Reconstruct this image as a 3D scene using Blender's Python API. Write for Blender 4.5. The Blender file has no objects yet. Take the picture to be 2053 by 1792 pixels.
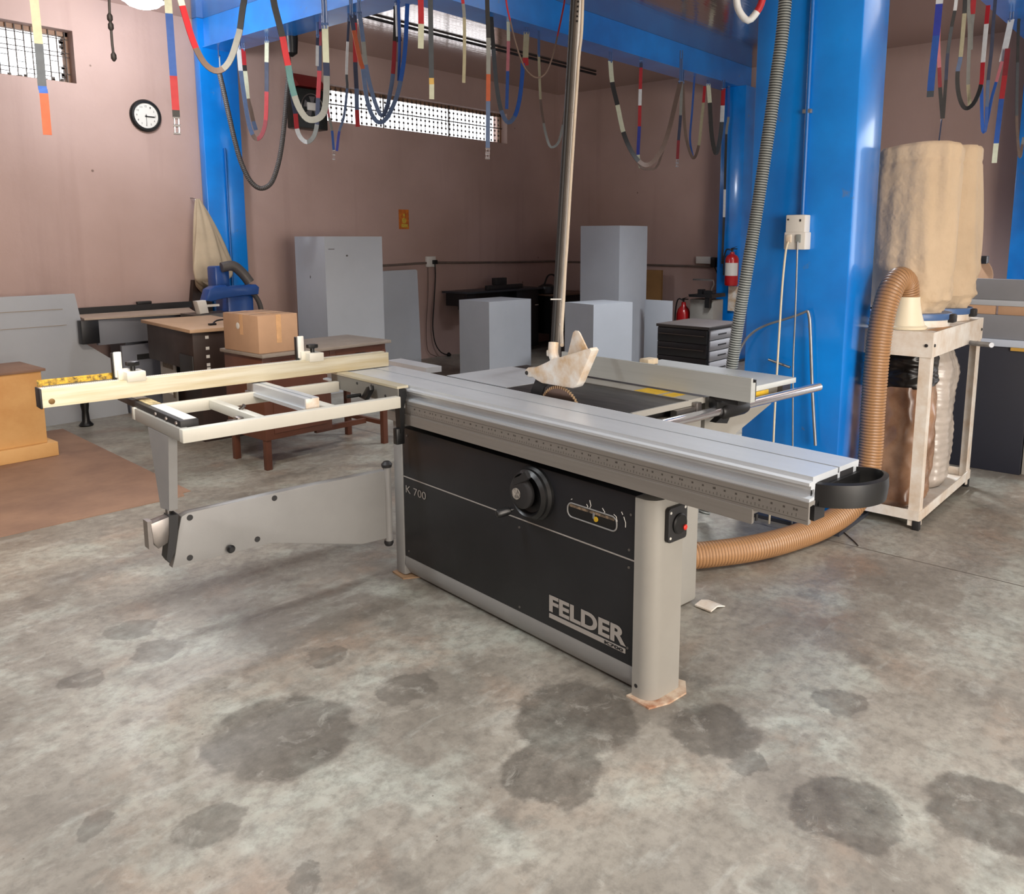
import bpy, bmesh, math, random
from mathutils import Vector, Matrix, noise
from bpy_extras.object_utils import world_to_camera_view  # noqa (kept for checks)
random.seed(7)
S = bpy.context.scene
C = bpy.context.scene.collection
PI = math.pi
# ---------------------------------------------------------------- camera, world, light, exposure
W, HH = 2053.0, 1792.0
YAW, PITCH = math.radians(40.31), math.radians(9.05)
cam = bpy.data.cameras.new('camera'); co = bpy.data.objects.new('camera', cam); C.objects.link(co)
cam.sensor_fit = 'HORIZONTAL'; cam.sensor_width = 36.0
cam.lens = 36.0 * 1656.6 / W
cam.shift_x = -(1074.5 - W / 2) / W
cam.shift_y = (740.0 - HH / 2) / W
cam.clip_start = 0.05; cam.clip_end = 200
co.location = (0, 0, 1.5)
# forward on the ground = (cos yaw', sin yaw') ; room x lies YAW right of it
fx, fy = math.cos(YAW), math.cos(math.pi / 2 - YAW)
co.rotation_euler = (math.pi / 2 - PITCH, 0, math.atan2(fy, fx) - math.pi / 2)
S.camera = co
S.view_settings.view_transform = 'Standard'; S.view_settings.look = 'None'
S.view_settings.gamma = 1.0; S.view_settings.use_curve_mapping = False
S.view_settings.exposure = 0.35
wd = bpy.data.worlds.new('sky'); S.world = wd; wd.use_nodes = True
bgn = wd.node_tree.nodes['Background']
bgn.inputs['Color'].default_value = (0.93, 0.96, 1.0, 1); bgn.inputs['Strength'].default_value = 2.4

def area(name, loc, target, sx, sy, power, col, spread=180):
    l = bpy.data.lights.new(name, 'AREA'); l.shape = 'RECTANGLE'; l.size = sx; l.size_y = sy
    l.energy = power; l.color = col; l.spread = math.radians(spread)
    o = bpy.data.objects.new(name, l); C.objects.link(o); o.location = loc
    d = Vector(target) - Vector(loc); o.rotation_euler = d.to_track_quat('-Z', 'Y').to_euler()
    return o
# daylight through the big workshop door behind the camera, and the fluorescent lamps under the ceiling
area('door_daylight', (0.7, -4.3, 1.7), (2.2, 4.0, 0.9), 3.2, 2.2, 262, (1.0, 0.87, 0.72))
area('ceiling_lamp_light', (0.4, 3.2, 3.42), (0.4, 3.2, 0), 1.3, 0.35, 44, (0.93, 0.97, 1.0), 125)
area('ceiling_lamp_light', (2.2, -0.9, 3.42), (2.2, -0.9, 0), 1.3, 0.35, 62, (0.93, 0.97, 1.0), 125)
area('ceiling_lamp_light', (-0.8, 0.6, 3.42), (-0.8, 0.6, 0), 1.3, 0.35, 30, (0.93, 0.97, 1.0), 125)
area('ceiling_lamp_light', (6.4, 2.9, 3.42), (6.4, 2.9, 0), 1.3, 0.35, 92, (0.95, 0.97, 1.0), 125)

def spot(name, loc, target, power, col, ang, blend=.6, rad=.12):
    l = bpy.data.lights.new(name, 'SPOT'); l.energy = power; l.color = col; l.spot_size = math.radians(ang); l.spot_blend = blend; l.shadow_soft_size = rad
    o = bpy.data.objects.new(name, l); C.objects.link(o); o.location = loc; o.rotation_euler = (Vector(target) - Vector(loc)).to_track_quat('-Z', 'Y').to_euler(); return o
# added warm spot with no known fixture, brightens the left group (cabinet, fence, carton)
spot('added_warm_spot', (0.75, 2.0, 3.25), (2.0, 5.6, 0.6), 300, (1.0, 0.85, 0.68), 62)

# ---------------------------------------------------------------- frames
def rotz(a): return Matrix.Rotation(a, 4, 'Z')
ROOM = Matrix.Identity(4)
MF = rotz(-math.radians(6.80))          # the saw stands 6.8 degrees off the walls
def lin(c):
    return tuple(((v / 255.0) / 12.92 if v / 255.0 <= 0.04045 else ((v / 255.0 + 0.055) / 1.055) ** 2.4) for v in c)
# ---------------------------------------------------------------- materials
MATS = {}
def mat(name, rgb, rough=0.5, metal=0.0, spec=0.5, var=0.0, vscale=6.0, bump=0.0, bscale=60.0, bdist=0.01, dark=None, stretch=None, alpha=1.0, trans=0.0, emit=0.0, coat=0.0):
    if name in MATS: return MATS[name]
    m = bpy.data.materials.new(name); m.use_nodes = True; nt = m.node_tree; N = nt.nodes; L = nt.links
    b = N['Principled BSDF']; c = lin(rgb)
    b.inputs['Base Color'].default_value = (*c, 1); b.inputs['Roughness'].default_value = rough
    b.inputs['Metallic'].default_value = metal; b.inputs['Specular IOR Level'].default_value = spec
    if coat: b.inputs['Coat Weight'].default_value = coat; b.inputs['Coat Roughness'].default_value = 0.15
    if trans: b.inputs['Transmission Weight'].default_value = trans
    if alpha < 1: b.inputs['Alpha'].default_value = alpha
    if emit: b.inputs['Emission Color'].default_value = (*c, 1); b.inputs['Emission Strength'].default_value = emit
    tc = N.new('ShaderNodeTexCoord'); mp = N.new('ShaderNodeMapping'); L.new(tc.outputs['Object'], mp.inputs['Vector'])
    if stretch: mp.inputs['Scale'].default_value = stretch
    if var > 0:
        n1 = N.new('ShaderNodeTexNoise'); n1.inputs['Scale'].default_value = vscale; n1.inputs['Detail'].default_value = 8; n1.inputs['Roughness'].default_value = 0.62
        L.new(mp.outputs['Vector'], n1.inputs['Vector'])
        cr = N.new('ShaderNodeValToRGB'); L.new(n1.outputs['Fac'], cr.inputs['Fac'])
        d = lin(dark) if dark else tuple(v * (1 - var) for v in c)
        cr.color_ramp.elements[0].position = 0.33; cr.color_ramp.elements[0].color = (*d, 1)
        cr.color_ramp.elements[1].position = 0.62; cr.color_ramp.elements[1].color = (*c, 1)
        L.new(cr.outputs['Color'], b.inputs['Base Color'])
        mr = N.new('ShaderNodeMapRange'); L.new(n1.outputs['Fac'], mr.inputs['Value'])
        mr.inputs['To Min'].default_value = min(1, rough + 0.12); mr.inputs['To Max'].default_value = max(0.03, rough - 0.08)
        L.new(mr.outputs['Result'], b.inputs['Roughness'])
    if bump > 0:
        n2 = N.new('ShaderNodeTexNoise'); n2.inputs['Scale'].default_value = bscale; n2.inputs['Detail'].default_value = 4
        L.new(mp.outputs['Vector'], n2.inputs['Vector'])
        bp = N.new('ShaderNodeBump'); bp.inputs['Strength'].default_value = bump; bp.inputs['Distance'].default_value = bdist
        L.new(n2.outputs['Fac'], bp.inputs['Height']); L.new(bp.outputs['Normal'], b.inputs['Normal'])
    MATS[name] = m
    return m
alu = mat('aluminium', (206, 210, 214), 0.30, 0.35, var=0.12, vscale=2.2, stretch=(3, 1.0, 3))
alu_side = mat('aluminium_side', (150, 145, 139), 0.42, 0.55, var=0.10, vscale=2, stretch=(30, 1, 30))
alu_fence = mat('anodised_cream_aluminium', (208, 203, 184), 0.38, 0.3, var=0.22, vscale=2.2, stretch=(0.8, 1, 14), dark=(186, 172, 138))
grey_paint = mat('grey_powder_coat', (140, 139, 137), 0.42, 0.0, var=0.10, vscale=4, bump=0.04, bscale=300)
light_paint = mat('light_grey_powder_coat', (150, 147, 140), 0.45, 0.0, var=0.08, vscale=4)
navy_paint = mat('black_machine_paint', (24, 25, 29), 0.42, 0.0, var=0.35, vscale=3, bump=0.03, bscale=260)
black_pl = mat('black_plastic', (20, 20, 21), 0.38, 0.0, var=0.2, vscale=12)
black_sat = mat('black_satin', (34, 33, 34), 0.55)
chrome = mat('chrome', (222, 222, 226), 0.16, 0.9)
steel = mat('steel', (140, 134, 130), 0.3, 0.9, var=0.2, vscale=8)
cast_iron = mat('cast_iron', (78, 74, 72), 0.36, 0.7, var=0.35, vscale=2.5, stretch=(6, 1, 6), dark=(48, 45, 44))
white_pl = mat('white_plastic', (214, 212, 206), 0.45)
ivory = mat('yellowed_plastic', (228, 226, 220), 0.36, var=0.3, vscale=11, dark=(200, 168, 128))
yellow_lbl = mat('yellow_label', (208, 168, 34), 0.5, var=0.2, vscale=30)
ply = mat('plywood', (196, 160, 118), 0.6, var=0.3, vscale=4, stretch=(1, 12, 1))
red_pl = mat('red_plastic', (214, 44, 30), 0.4)
red_paint = mat('red_paint', (176, 20, 26), 0.3, coat=0.5)
blue_paint = mat('blue_machine_paint', (18, 70, 142), 0.4, coat=0.2, var=0.2, vscale=4)
board_grey = mat('grey_laminate', (172, 177, 184), 0.5, var=0.07, vscale=2.0)
board_grey_b = mat('grey_laminate_dark', (128, 130, 136), 0.5, var=0.1, vscale=2.0)
brown_paint = mat('brown_steel_paint', (98, 58, 42), 0.45, var=0.25, vscale=3)
cardboard = mat('cardboard', (184, 148, 118), 0.8, var=0.10, vscale=5)
tape_m = mat('parcel_tape', (216, 170, 124), 0.3, var=0.2, vscale=20)
mdf = mat('mdf', (218, 172, 112), 0.6, var=0.22, vscale=2.5, dark=(200, 148, 88))
hard_board = mat('brown_hardboard', (150, 118, 96), 0.62, var=0.3, vscale=2.2, dark=(124, 96, 80))
canvas = mat('canvas_cloth', (200, 178, 150), 0.9, var=0.14, vscale=3, bump=0.7, bscale=5, bdist=0.05)
cloth_m = mat('beige_cloth', (186, 170, 146), 0.92, var=0.15, vscale=5, bump=0.3, bscale=400)
plastic_bag = mat('brown_plastic_bag', (178, 142, 114), 0.24, var=0.6, vscale=3.2, dark=(118, 80, 54), coat=0.3)
white_bag = mat('clear_sack', (196, 186, 176), 0.3, var=0.25, vscale=5, coat=0.3)
black_bag = mat('black_sack', (34, 30, 28), 0.3, var=0.5, vscale=6)
hose_tan = mat('tan_hose', (166, 124, 84), 0.42, var=0.12, vscale=6, coat=0.15)
hose_grey = mat('grey_hose', (142, 148, 146), 0.45, var=0.1, vscale=6)
hose_dark = mat('dark_grey_hose', (78, 74, 72), 0.5, var=0.1, vscale=6)
white_paint = mat('worn_white_paint', (230, 226, 218), 0.45, var=0.35, vscale=7, dark=(206, 188, 168))
dark_wood = mat('dark_brown_board', (52, 36, 30), 0.5, var=0.3, vscale=4)
lamp_glow = mat('lamp_glow', (255, 255, 255), 0.5, emit=14)
pale_tube = mat('pale_tube', (206, 192, 172), 0.4, var=0.15, vscale=10)
text_grey = mat('silver_print', (158, 152, 146), 0.45)
text_dark = mat('dark_print', (70, 65, 60), 0.6)
wire_m = mat('window_wire', (70, 58, 50), 0.6)
galv = mat('galvanised_pipe', (150, 152, 156), 0.35, 0.6, var=0.2, vscale=14)
conduit_blue = mat('blue_conduit', (14, 96, 172), 0.35)
orange_paper = mat('orange_print', (206, 116, 24), 0.55, var=0.5, vscale=26, dark=(150, 66, 14))
glass_m = mat('window_glass', (255, 255, 255), 0.05, trans=1.0)

# ---------------------------------------------------------------- blue gloss paint with worn patches
def make_blue():
    m = bpy.data.materials.new('blue_gloss_paint'); m.use_nodes = True; nt = m.node_tree; N = nt.nodes; L = nt.links
    b = N['Principled BSDF']; tc = N.new('ShaderNodeTexCoord')
    n = N.new('ShaderNodeTexNoise'); n.inputs['Scale'].default_value = 2.4; n.inputs['Detail'].default_value = 9; L.new(tc.outputs['Object'], n.inputs['Vector'])
    cr = N.new('ShaderNodeValToRGB'); L.new(n.outputs['Fac'], cr.inputs['Fac'])
    e = cr.color_ramp.elements; e[0].position = 0.36; e[0].color = (*lin((0, 116, 208)), 1); e[1].position = 0.68; e[1].color = (*lin((0, 138, 236)), 1)
    n2 = N.new('ShaderNodeTexNoise'); n2.inputs['Scale'].default_value = 5.5; n2.inputs['Detail'].default_value = 10; n2.inputs['Roughness'].default_value = 0.7; L.new(tc.outputs['Object'], n2.inputs['Vector'])
    r2 = N.new('ShaderNodeValToRGB'); L.new(n2.outputs['Fac'], r2.inputs['Fac'])
    r2.color_ramp.elements[0].position = 0.64; r2.color_ramp.elements[1].position = 0.72
    mx = N.new('ShaderNodeMix'); mx.data_type = 'RGBA'; L.new(r2.outputs['Color'], mx.inputs['Factor']); L.new(cr.outputs['Color'], mx.inputs['A'])
    mx.inputs['B'].default_value = (*lin((92, 116, 150)), 1); L.new(mx.outputs['Result'], b.inputs['Base Color'])
    b.inputs['Roughness'].default_value = 0.3; b.inputs['Coat Weight'].default_value = 0.8; b.inputs['Coat Roughness'].default_value = 0.13
    return m
blue = make_blue()

# ---------------------------------------------------------------- wall, ceiling and floor materials
def make_wall(name, base, dark, streak):
    m = bpy.data.materials.new(name); m.use_nodes = True; nt = m.node_tree; N = nt.nodes; L = nt.links
    b = N['Principled BSDF']; b.inputs['Roughness'].default_value = 0.7
    tc = N.new('ShaderNodeTexCoord')
    n = N.new('ShaderNodeTexNoise'); n.inputs['Scale'].default_value = 0.8; n.inputs['Detail'].default_value = 6; L.new(tc.outputs['Object'], n.inputs['Vector'])
    cr = N.new('ShaderNodeValToRGB'); L.new(n.outputs['Fac'], cr.inputs['Fac'])
    e = cr.color_ramp.elements; e[0].position = 0.3; e[0].color = (*lin(dark), 1); e[1].position = 0.6; e[1].color = (*lin(base), 1)
    mp = N.new('ShaderNodeMapping'); mp.inputs['Scale'].default_value = (4.5, 4.5, 0.35); L.new(tc.outputs['Object'], mp.inputs['Vector'])
    n2 = N.new('ShaderNodeTexNoise'); n2.inputs['Scale'].default_value = 1.0; n2.inputs['Detail'].default_value = 7; L.new(mp.outputs['Vector'], n2.inputs['Vector'])
    r2 = N.new('ShaderNodeValToRGB'); L.new(n2.outputs['Fac'], r2.inputs['Fac']); r2.color_ramp.elements[0].position = 0.55; r2.color_ramp.elements[1].position = 0.8
    r2.color_ramp.elements[1].color = (0.45, 0.45, 0.45, 1)
    mx = N.new('ShaderNodeMix'); mx.data_type = 'RGBA'; L.new(r2.outputs['Color'], mx.inputs['Factor']); L.new(cr.outputs['Color'], mx.inputs['A']); mx.inputs['B'].default_value = (*lin(streak), 1)
    vo = N.new('ShaderNodeTexVoronoi'); vo.inputs['Scale'].default_value = 2.2; L.new(tc.outputs['Object'], vo.inputs['Vector'])
    r3 = N.new('ShaderNodeValToRGB'); L.new(vo.outputs['Distance'], r3.inputs['Fac']); r3.color_ramp.elements[0].position = 0.018; r3.color_ramp.elements[0].color = (1, 1, 1, 1); r3.color_ramp.elements[1].position = 0.03; r3.color_ramp.elements[1].color = (0, 0, 0, 1)
    mx2 = N.new('ShaderNodeMix'); mx2.data_type = 'RGBA'; L.new(r3.outputs['Color'], mx2.inputs['Factor']); L.new(mx.outputs['Result'], mx2.inputs['A']); mx2.inputs['B'].default_value = (*lin((110, 88, 80)), 1)
    L.new(mx2.outputs['Result'], b.inputs['Base Color'])
    n4 = N.new('ShaderNodeTexNoise'); n4.inputs['Scale'].default_value = 14; n4.inputs['Detail'].default_value = 6; L.new(tc.outputs['Object'], n4.inputs['Vector'])
    bp = N.new('ShaderNodeBump'); bp.inputs['Strength'].default_value = 0.12; bp.inputs['Distance'].default_value = 0.02; L.new(n4.outputs['Fac'], bp.inputs['Height']); L.new(bp.outputs['Normal'], b.inputs['Normal'])
    return m
wall_m = make_wall('pink_plaster', (181, 155, 147), (166, 140, 131), (146, 119, 110))
def make_ceiling():
    m = bpy.data.materials.new('glossy_ceiling_sheet'); m.use_nodes = True; nt = m.node_tree; N = nt.nodes; L = nt.links
    b = N['Principled BSDF']; b.inputs['Base Color'].default_value = (*lin((196, 182, 176)), 1); b.inputs['Roughness'].default_value = 0.11; b.inputs['Metallic'].default_value = 0.85
    b.inputs['Specular IOR Level'].default_value = 0.9
    tc = N.new('ShaderNodeTexCoord'); mp = N.new('ShaderNodeMapping'); mp.inputs['Scale'].default_value = (1.0, 14.0, 1.0); L.new(tc.outputs['Object'], mp.inputs['Vector'])
    n = N.new('ShaderNodeTexNoise'); n.inputs['Scale'].default_value = 2.0; n.inputs['Detail'].default_value = 3; L.new(mp.outputs['Vector'], n.inputs['Vector'])
    bp = N.new('ShaderNodeBump'); bp.inputs['Strength'].default_value = 0.07; bp.inputs['Distance'].default_value = 0.02; L.new(n.outputs['Fac'], bp.inputs['Height']); L.new(bp.outputs['Normal'], b.inputs['Normal'])
    return m
ceil_m = make_ceiling()
STAINS = [(1.26,2.09,.22),(1.92,1.46,.20),(1.66,1.35,.14),(2.14,1.10,.14),(.93,1.88,.085),(.73,2.11,.05),(1.27,3.14,.09),(1.26,2.90,.09),(1.64,2.39,.08),
          (.97,1.54,.05),(2.28,.36,.15),(2.04,.65,.14),(2.06,.94,.06),(1.69,2.0,.10),(2.55,.85,.08),(1.0,2.9,.07)]
def make_floor():
    m = bpy.data.materials.new('stained_concrete'); m.use_nodes = True; nt = m.node_tree; N = nt.nodes; L = nt.links
    b = N['Principled BSDF']; tc = N.new('ShaderNodeTexCoord')
    def noi(sc, det=8, rough=0.6, vec=None, dist=0.0):
        n = N.new('ShaderNodeTexNoise'); n.inputs['Scale'].default_value = sc; n.inputs['Detail'].default_value = det; n.inputs['Roughness'].default_value = rough; n.inputs['Distortion'].default_value = dist
        L.new(vec or tc.outputs['Object'], n.inputs['Vector']); return n
    def ramp(src, p0, c0, p1, c1):
        r = N.new('ShaderNodeValToRGB'); L.new(src, r.inputs['Fac']); e = r.color_ramp.elements; e[0].position = p0; e[0].color = (*c0, 1); e[1].position = p1; e[1].color = (*c1, 1); return r
    def mix(f, a, bb, blend='MIX'):
        x = N.new('ShaderNodeMix'); x.data_type = 'RGBA'; x.blend_type = blend
        if isinstance(f, float): x.inputs['Factor'].default_value = f
        else: L.new(f, x.inputs['Factor'])
        if isinstance(a, tuple): x.inputs['A'].default_value = (*a, 1)
        else: L.new(a, x.inputs['A'])
        if isinstance(bb, tuple): x.inputs['B'].default_value = (*bb, 1)
        else: L.new(bb, x.inputs['B'])
        return x.outputs['Result']
    n1 = noi(1.3, 9, 0.60, dist=0.25); c = ramp(n1.outputs['Fac'], 0.36, lin((118, 112, 103)), 0.62, lin((156, 150, 139))).outputs['Color']
    n2 = noi(2.6, 8, 0.62, dist=0.35); f2 = ramp(n2.outputs['Fac'], 0.50, (0, 0, 0), 0.68, (0.8, 0.8, 0.8)).outputs['Color']
    c = mix(f2, c, lin((170, 174, 164)))
    n3 = noi(1.9, 8, 0.6, dist=0.3); f3 = ramp(n3.outputs['Fac'], 0.54, (0, 0, 0), 0.72, (0.7, 0.7, 0.7)).outputs['Color']
    c = mix(f3, c, lin((148, 124, 105)))
    n4 = noi(5.0, 9, 0.62, dist=0.2); f4 = ramp(n4.outputs['Fac'], 0.55, (0, 0, 0), 0.74, (0.6, 0.6, 0.6)).outputs['Color']
    c = mix(f4, c, lin((84, 80, 75)))
    mp2 = N.new('ShaderNodeMapping'); mp2.inputs['Rotation'].default_value = (0, 0, 0.7); mp2.inputs['Scale'].default_value = (1.0, 3.2, 1.0); L.new(tc.outputs['Object'], mp2.inputs['Vector'])
    n7 = noi(3.4, 7, 0.62, vec=mp2.outputs['Vector'], dist=0.5); fw = ramp(n7.outputs['Fac'], 0.56, (0, 0, 0), 0.66, (0.35, 0.35, 0.35)).outputs['Color']
    c = mix(fw, c, lin((172, 172, 164)))
    # round oil stains
    nd = noi(9, 6, 0.6); sub = N.new('ShaderNodeVectorMath'); sub.operation = 'SUBTRACT'; L.new(nd.outputs['Color'], sub.inputs[0]); sub.inputs[1].default_value = (0.5, 0.5, 0.5)
    scl = N.new('ShaderNodeVectorMath'); scl.operation = 'SCALE'; L.new(sub.outputs[0], scl.inputs[0]); scl.inputs['Scale'].default_value = 0.13
    add = N.new('ShaderNodeVectorMath'); add.operation = 'ADD'; L.new(tc.outputs['Object'], add.inputs[0]); L.new(scl.outputs[0], add.inputs[1])
    flat = N.new('ShaderNodeVectorMath'); flat.operation = 'MULTIPLY'; L.new(add.outputs[0], flat.inputs[0]); flat.inputs[1].default_value = (1, 1, 0)
    last = None
    for (x, y, r) in STAINS:
        d = N.new('ShaderNodeVectorMath'); d.operation = 'DISTANCE'; L.new(flat.outputs[0], d.inputs[0]); d.inputs[1].default_value = (x, y, 0)
        mr = N.new('ShaderNodeMapRange'); mr.interpolation_type = 'SMOOTHSTEP'; L.new(d.outputs['Value'], mr.inputs['Value'])
        mr.inputs['From Min'].default_value = r * 0.92; mr.inputs['From Max'].default_value = r * 1.10; mr.inputs['To Min'].default_value = 0.78 if r > .12 else .62; mr.inputs['To Max'].default_value = 0
        if last is None: last = mr.outputs['Result']
        else:
            mm = N.new('ShaderNodeMath'); mm.operation = 'MAXIMUM'; L.new(last, mm.inputs[0]); L.new(mr.outputs['Result'], mm.inputs[1]); last = mm.outputs[0]
    n5 = noi(16, 8, 0.7); k = ramp(n5.outputs['Fac'], 0.3, (1, 1, 1), 0.75, (0.35, 0.35, 0.35)).outputs['Color']
    mul = N.new('ShaderNodeMath'); mul.operation = 'MULTIPLY'; L.new(last, mul.inputs[0]); L.new(k, mul.inputs[1])
    c = mix(mul.outputs[0], c, lin((54, 49, 44)))
    n8 = noi(22, 9, 0.72); f8 = ramp(n8.outputs['Fac'], 0.36, (0.5, 0.5, 0.5), 0.56, (0, 0, 0)).outputs['Color']
    c = mix(f8, c, lin((92, 87, 80)))
    n9 = noi(11, 8, 0.7, dist=0.6); f9 = ramp(n9.outputs['Fac'], 0.57, (0, 0, 0), 0.68, (0.3, 0.3, 0.3)).outputs['Color']
    c = mix(f9, c, lin((184, 182, 172)))
    # specks
    vo = N.new('ShaderNodeTexVoronoi'); vo.inputs['Scale'].default_value = 13; L.new(tc.outputs['Object'], vo.inputs['Vector'])
    fv = ramp(vo.outputs['Distance'], 0.02, (0.8, 0.8, 0.8), 0.045, (0, 0, 0)).outputs['Color']
    c = mix(fv, c, lin((86, 76, 68)))
    # expansion joints cut in the slab (x = 3.97 and y = 1.30 lines)
    sp = N.new('ShaderNodeSeparateXYZ'); L.new(tc.outputs['Object'], sp.inputs[0])
    a = N.new('ShaderNodeMath'); a.operation = 'SUBTRACT'; L.new(sp.outputs['X'], a.inputs[0]); a.inputs[1].default_value = 3.97
    ab = N.new('ShaderNodeMath'); ab.operation = 'ABSOLUTE'; L.new(a.outputs[0], ab.inputs[0])
    lt = N.new('ShaderNodeMath'); lt.operation = 'LESS_THAN'; L.new(ab.outputs[0], lt.inputs[0]); lt.inputs[1].default_value = 0.004
    c = mix(lt.outputs[0], c, lin((84, 76, 68)))
    L.new(c, b.inputs['Base Color'])
    rr = N.new('ShaderNodeMapRange'); L.new(n2.outputs['Fac'], rr.inputs['Value']); rr.inputs['To Min'].default_value = 0.52; rr.inputs['To Max'].default_value = 0.24; L.new(rr.outputs['Result'], b.inputs['Roughness'])
    n6 = noi(5, 6, 0.6); bp = N.new('ShaderNodeBump'); bp.inputs['Strength'].default_value = 0.10; bp.inputs['Distance'].default_value = 0.02; L.new(n6.outputs['Fac'], bp.inputs['Height']); L.new(bp.outputs['Normal'], b.inputs['Normal'])
    return m
floor_m = make_floor()
# ---------------------------------------------------------------- mesh collector
WM = {}
class G:
    """collects shapes (in a frame) and links them as one mesh object"""
    def __init__(s, frame=ROOM): s.bm = bmesh.new(); s.F = frame; s.mi = 0
    def _f(s, vs, smooth=False):
        try:
            f = s.bm.faces.new(vs); f.material_index = s.mi; f.smooth = smooth; return f
        except ValueError: return None
    def box(s, x0, x1, y0, y1, z0, z1, bev=0.0, R=None):
        if x0 > x1: x0, x1 = x1, x0
        if y0 > y1: y0, y1 = y1, y0
        if z0 > z1: z0, z1 = z1, z0
        P = [(x, y, z) for x in (x0, x1) for y in (y0, y1) for z in (z0, z1)]
        vs = [s.bm.verts.new((R @ Vector(p)) if R else p) for p in P]
        fs = [s._f([vs[i] for i in q]) for q in ((0, 1, 3, 2), (4, 6, 7, 5), (0, 4, 5, 1), (2, 3, 7, 6), (0, 2, 6, 4), (1, 5, 7, 3))]
        if bev > 0:
            es = set(e for f in fs for e in f.edges)
            bmesh.ops.bevel(s.bm, geom=list(es), offset=bev, segments=2, affect='EDGES', profile=0.5)
        return s
    def prism(s, pts, axis, d0, d1, bev=0.0):
        """pts 2-D outline; axis 'x': pts=(y,z); 'y': pts=(x,z); 'z': pts=(x,y)"""
        def mk(p, d):
            return {'x': (d, p[0], p[1]), 'y': (p[0], d, p[1]), 'z': (p[0], p[1], d)}[axis]
        A = [s.bm.verts.new(mk(p, d0)) for p in pts]; B = [s.bm.verts.new(mk(p, d1)) for p in pts]
        n = len(pts); fs = [s._f(A), s._f(B[::-1])]
        for i in range(n): fs.append(s._f([A[i], A[(i + 1) % n], B[(i + 1) % n], B[i]][::-1]))
        fs = [f for f in fs if f]
        bmesh.ops.recalc_face_normals(s.bm, faces=fs)
        if bev > 0:
            es = set(e for f in fs[:2] for e in f.edges)
            bmesh.ops.bevel(s.bm, geom=list(es), offset=bev, segments=2, affect='EDGES', profile=0.5)
        return s
    def ring(s, c, u, v, ru, rv, n): return [s.bm.verts.new(c + u * (math.cos(2 * PI * i / n) * ru) + v * (math.sin(2 * PI * i / n) * rv)) for i in range(n)]
    def cyl(s, p0, p1, r, n=20, r2=None, cap=True):
        p0 = Vector(p0); p1 = Vector(p1); r2 = r if r2 is None else r2
        d = (p1 - p0).normalized(); u = d.orthogonal().normalized(); v = d.cross(u)
        A = s.ring(p0, u, v, r, r, n); B = s.ring(p1, u, v, r2, r2, n)
        for i in range(n): s._f([A[i], A[(i + 1) % n], B[(i + 1) % n], B[i]], True)
        if cap: s._f(A[::-1]); s._f(B)
        return s
    def lathe(s, prof, c=(0, 0, 0), axis=(0, 0, 1), n=28):
        """prof: list of (r, h)"""
        c = Vector(c); d = Vector(axis).normalized(); u = d.orthogonal().normalized(); v = d.cross(u); prev = None
        for r, h in prof:
            R = s.ring(c + d * h, u, v, max(r, 1e-4), max(r, 1e-4), n)
            if prev:
                for i in range(n): s._f([prev[i], prev[(i + 1) % n], R[(i + 1) % n], R[i]], True)
            else: s._f(R[::-1])
            prev = R
        s._f(prev); return s
    def tube(s, path, r, n=10, cap=True, radii=None):
        P = [Vector(p) for p in path]; u = None; prev = None
        for i, p in enumerate(P):
            t = (P[min(i + 1, len(P) - 1)] - P[max(i - 1, 0)]).normalized()
            u = (t.orthogonal() if u is None else (u - t * u.dot(t))).normalized(); v = t.cross(u)
            rr = radii[i] if radii else r
            R = s.ring(p, u, v, rr, rr, n)
            if prev:
                for k in range(n): s._f([prev[k], prev[(k + 1) % n], R[(k + 1) % n], R[k]], True)
            elif cap: s._f(R[::-1])
            prev = R
        if cap: s._f(prev)
        return s
    def grid(s, fn, nu, nv, closed_u=False, smooth=True):
        V = [[s.bm.verts.new(fn(i / (nu if closed_u else nu - 1), j / (nv - 1))) for j in range(nv)] for i in range(nu)]
        for i in range(nu if closed_u else nu - 1):
            for j in range(nv - 1):
                s._f([V[i][j], V[(i + 1) % nu][j], V[(i + 1) % nu][j + 1], V[i][j + 1]], smooth)
        return V
    def build(s, name, m, parent=None, own=False, sharp=True, recalc=True, origin=None):
        me = bpy.data.meshes.new(name)
        if recalc: bmesh.ops.recalc_face_normals(s.bm, faces=s.bm.faces[:])
        s.bm.transform(s.F)
        vs = [v.co for v in s.bm.verts]
        lo = Vector([min(v[i] for v in vs) for i in range(3)]); hi = Vector([max(v[i] for v in vs) for i in range(3)])
        if parent is None:
            o0 = Vector(((lo.x + hi.x) / 2, (lo.y + hi.y) / 2, lo.z)) if origin is None else Vector(origin)
            M = Matrix.Translation(o0) @ (s.F.to_3x3().to_4x4() if s.F != ROOM else Matrix.Identity(4))
            s.bm.transform(M.inverted())
        else:
            M = WM[parent.name]; s.bm.transform(M.inverted())
        s.bm.to_mesh(me); s.bm.free()
        for mm in (m if isinstance(m, (list, tuple)) else [m]): me.materials.append(mm)
        if sharp: me.set_sharp_from_angle(angle=math.radians(38))
        o = bpy.data.objects.new(name, me); C.objects.link(o)
        if parent is None: o.matrix_world = M; WM[o.name] = M
        else: o.parent = parent; WM[o.name] = M.copy()
        return o
USED = {}
def tag(o, label, cat, group=None, kind=None):
    if label: o['label'] = label
    if cat: o['category'] = cat
    if group: o['group'] = group
    if kind: o['kind'] = kind
    return o
def thing(name, label, cat, loc, frame=ROOM, group=None):
    """an Empty at the thing's base; loc given in the frame's coordinates"""
    o = bpy.data.objects.new(name, None); C.objects.link(o); o.empty_display_size = 0.1
    M = Matrix.Translation(frame @ Vector(loc)) @ frame.to_3x3().to_4x4()
    o.matrix_world = M; WM[o.name] = M
    return tag(o, label, cat, group)
def struct(name, g, m, parent=None):
    o = g.build(name, m, parent)
    if parent is None: o['kind'] = 'structure'
    return o
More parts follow.
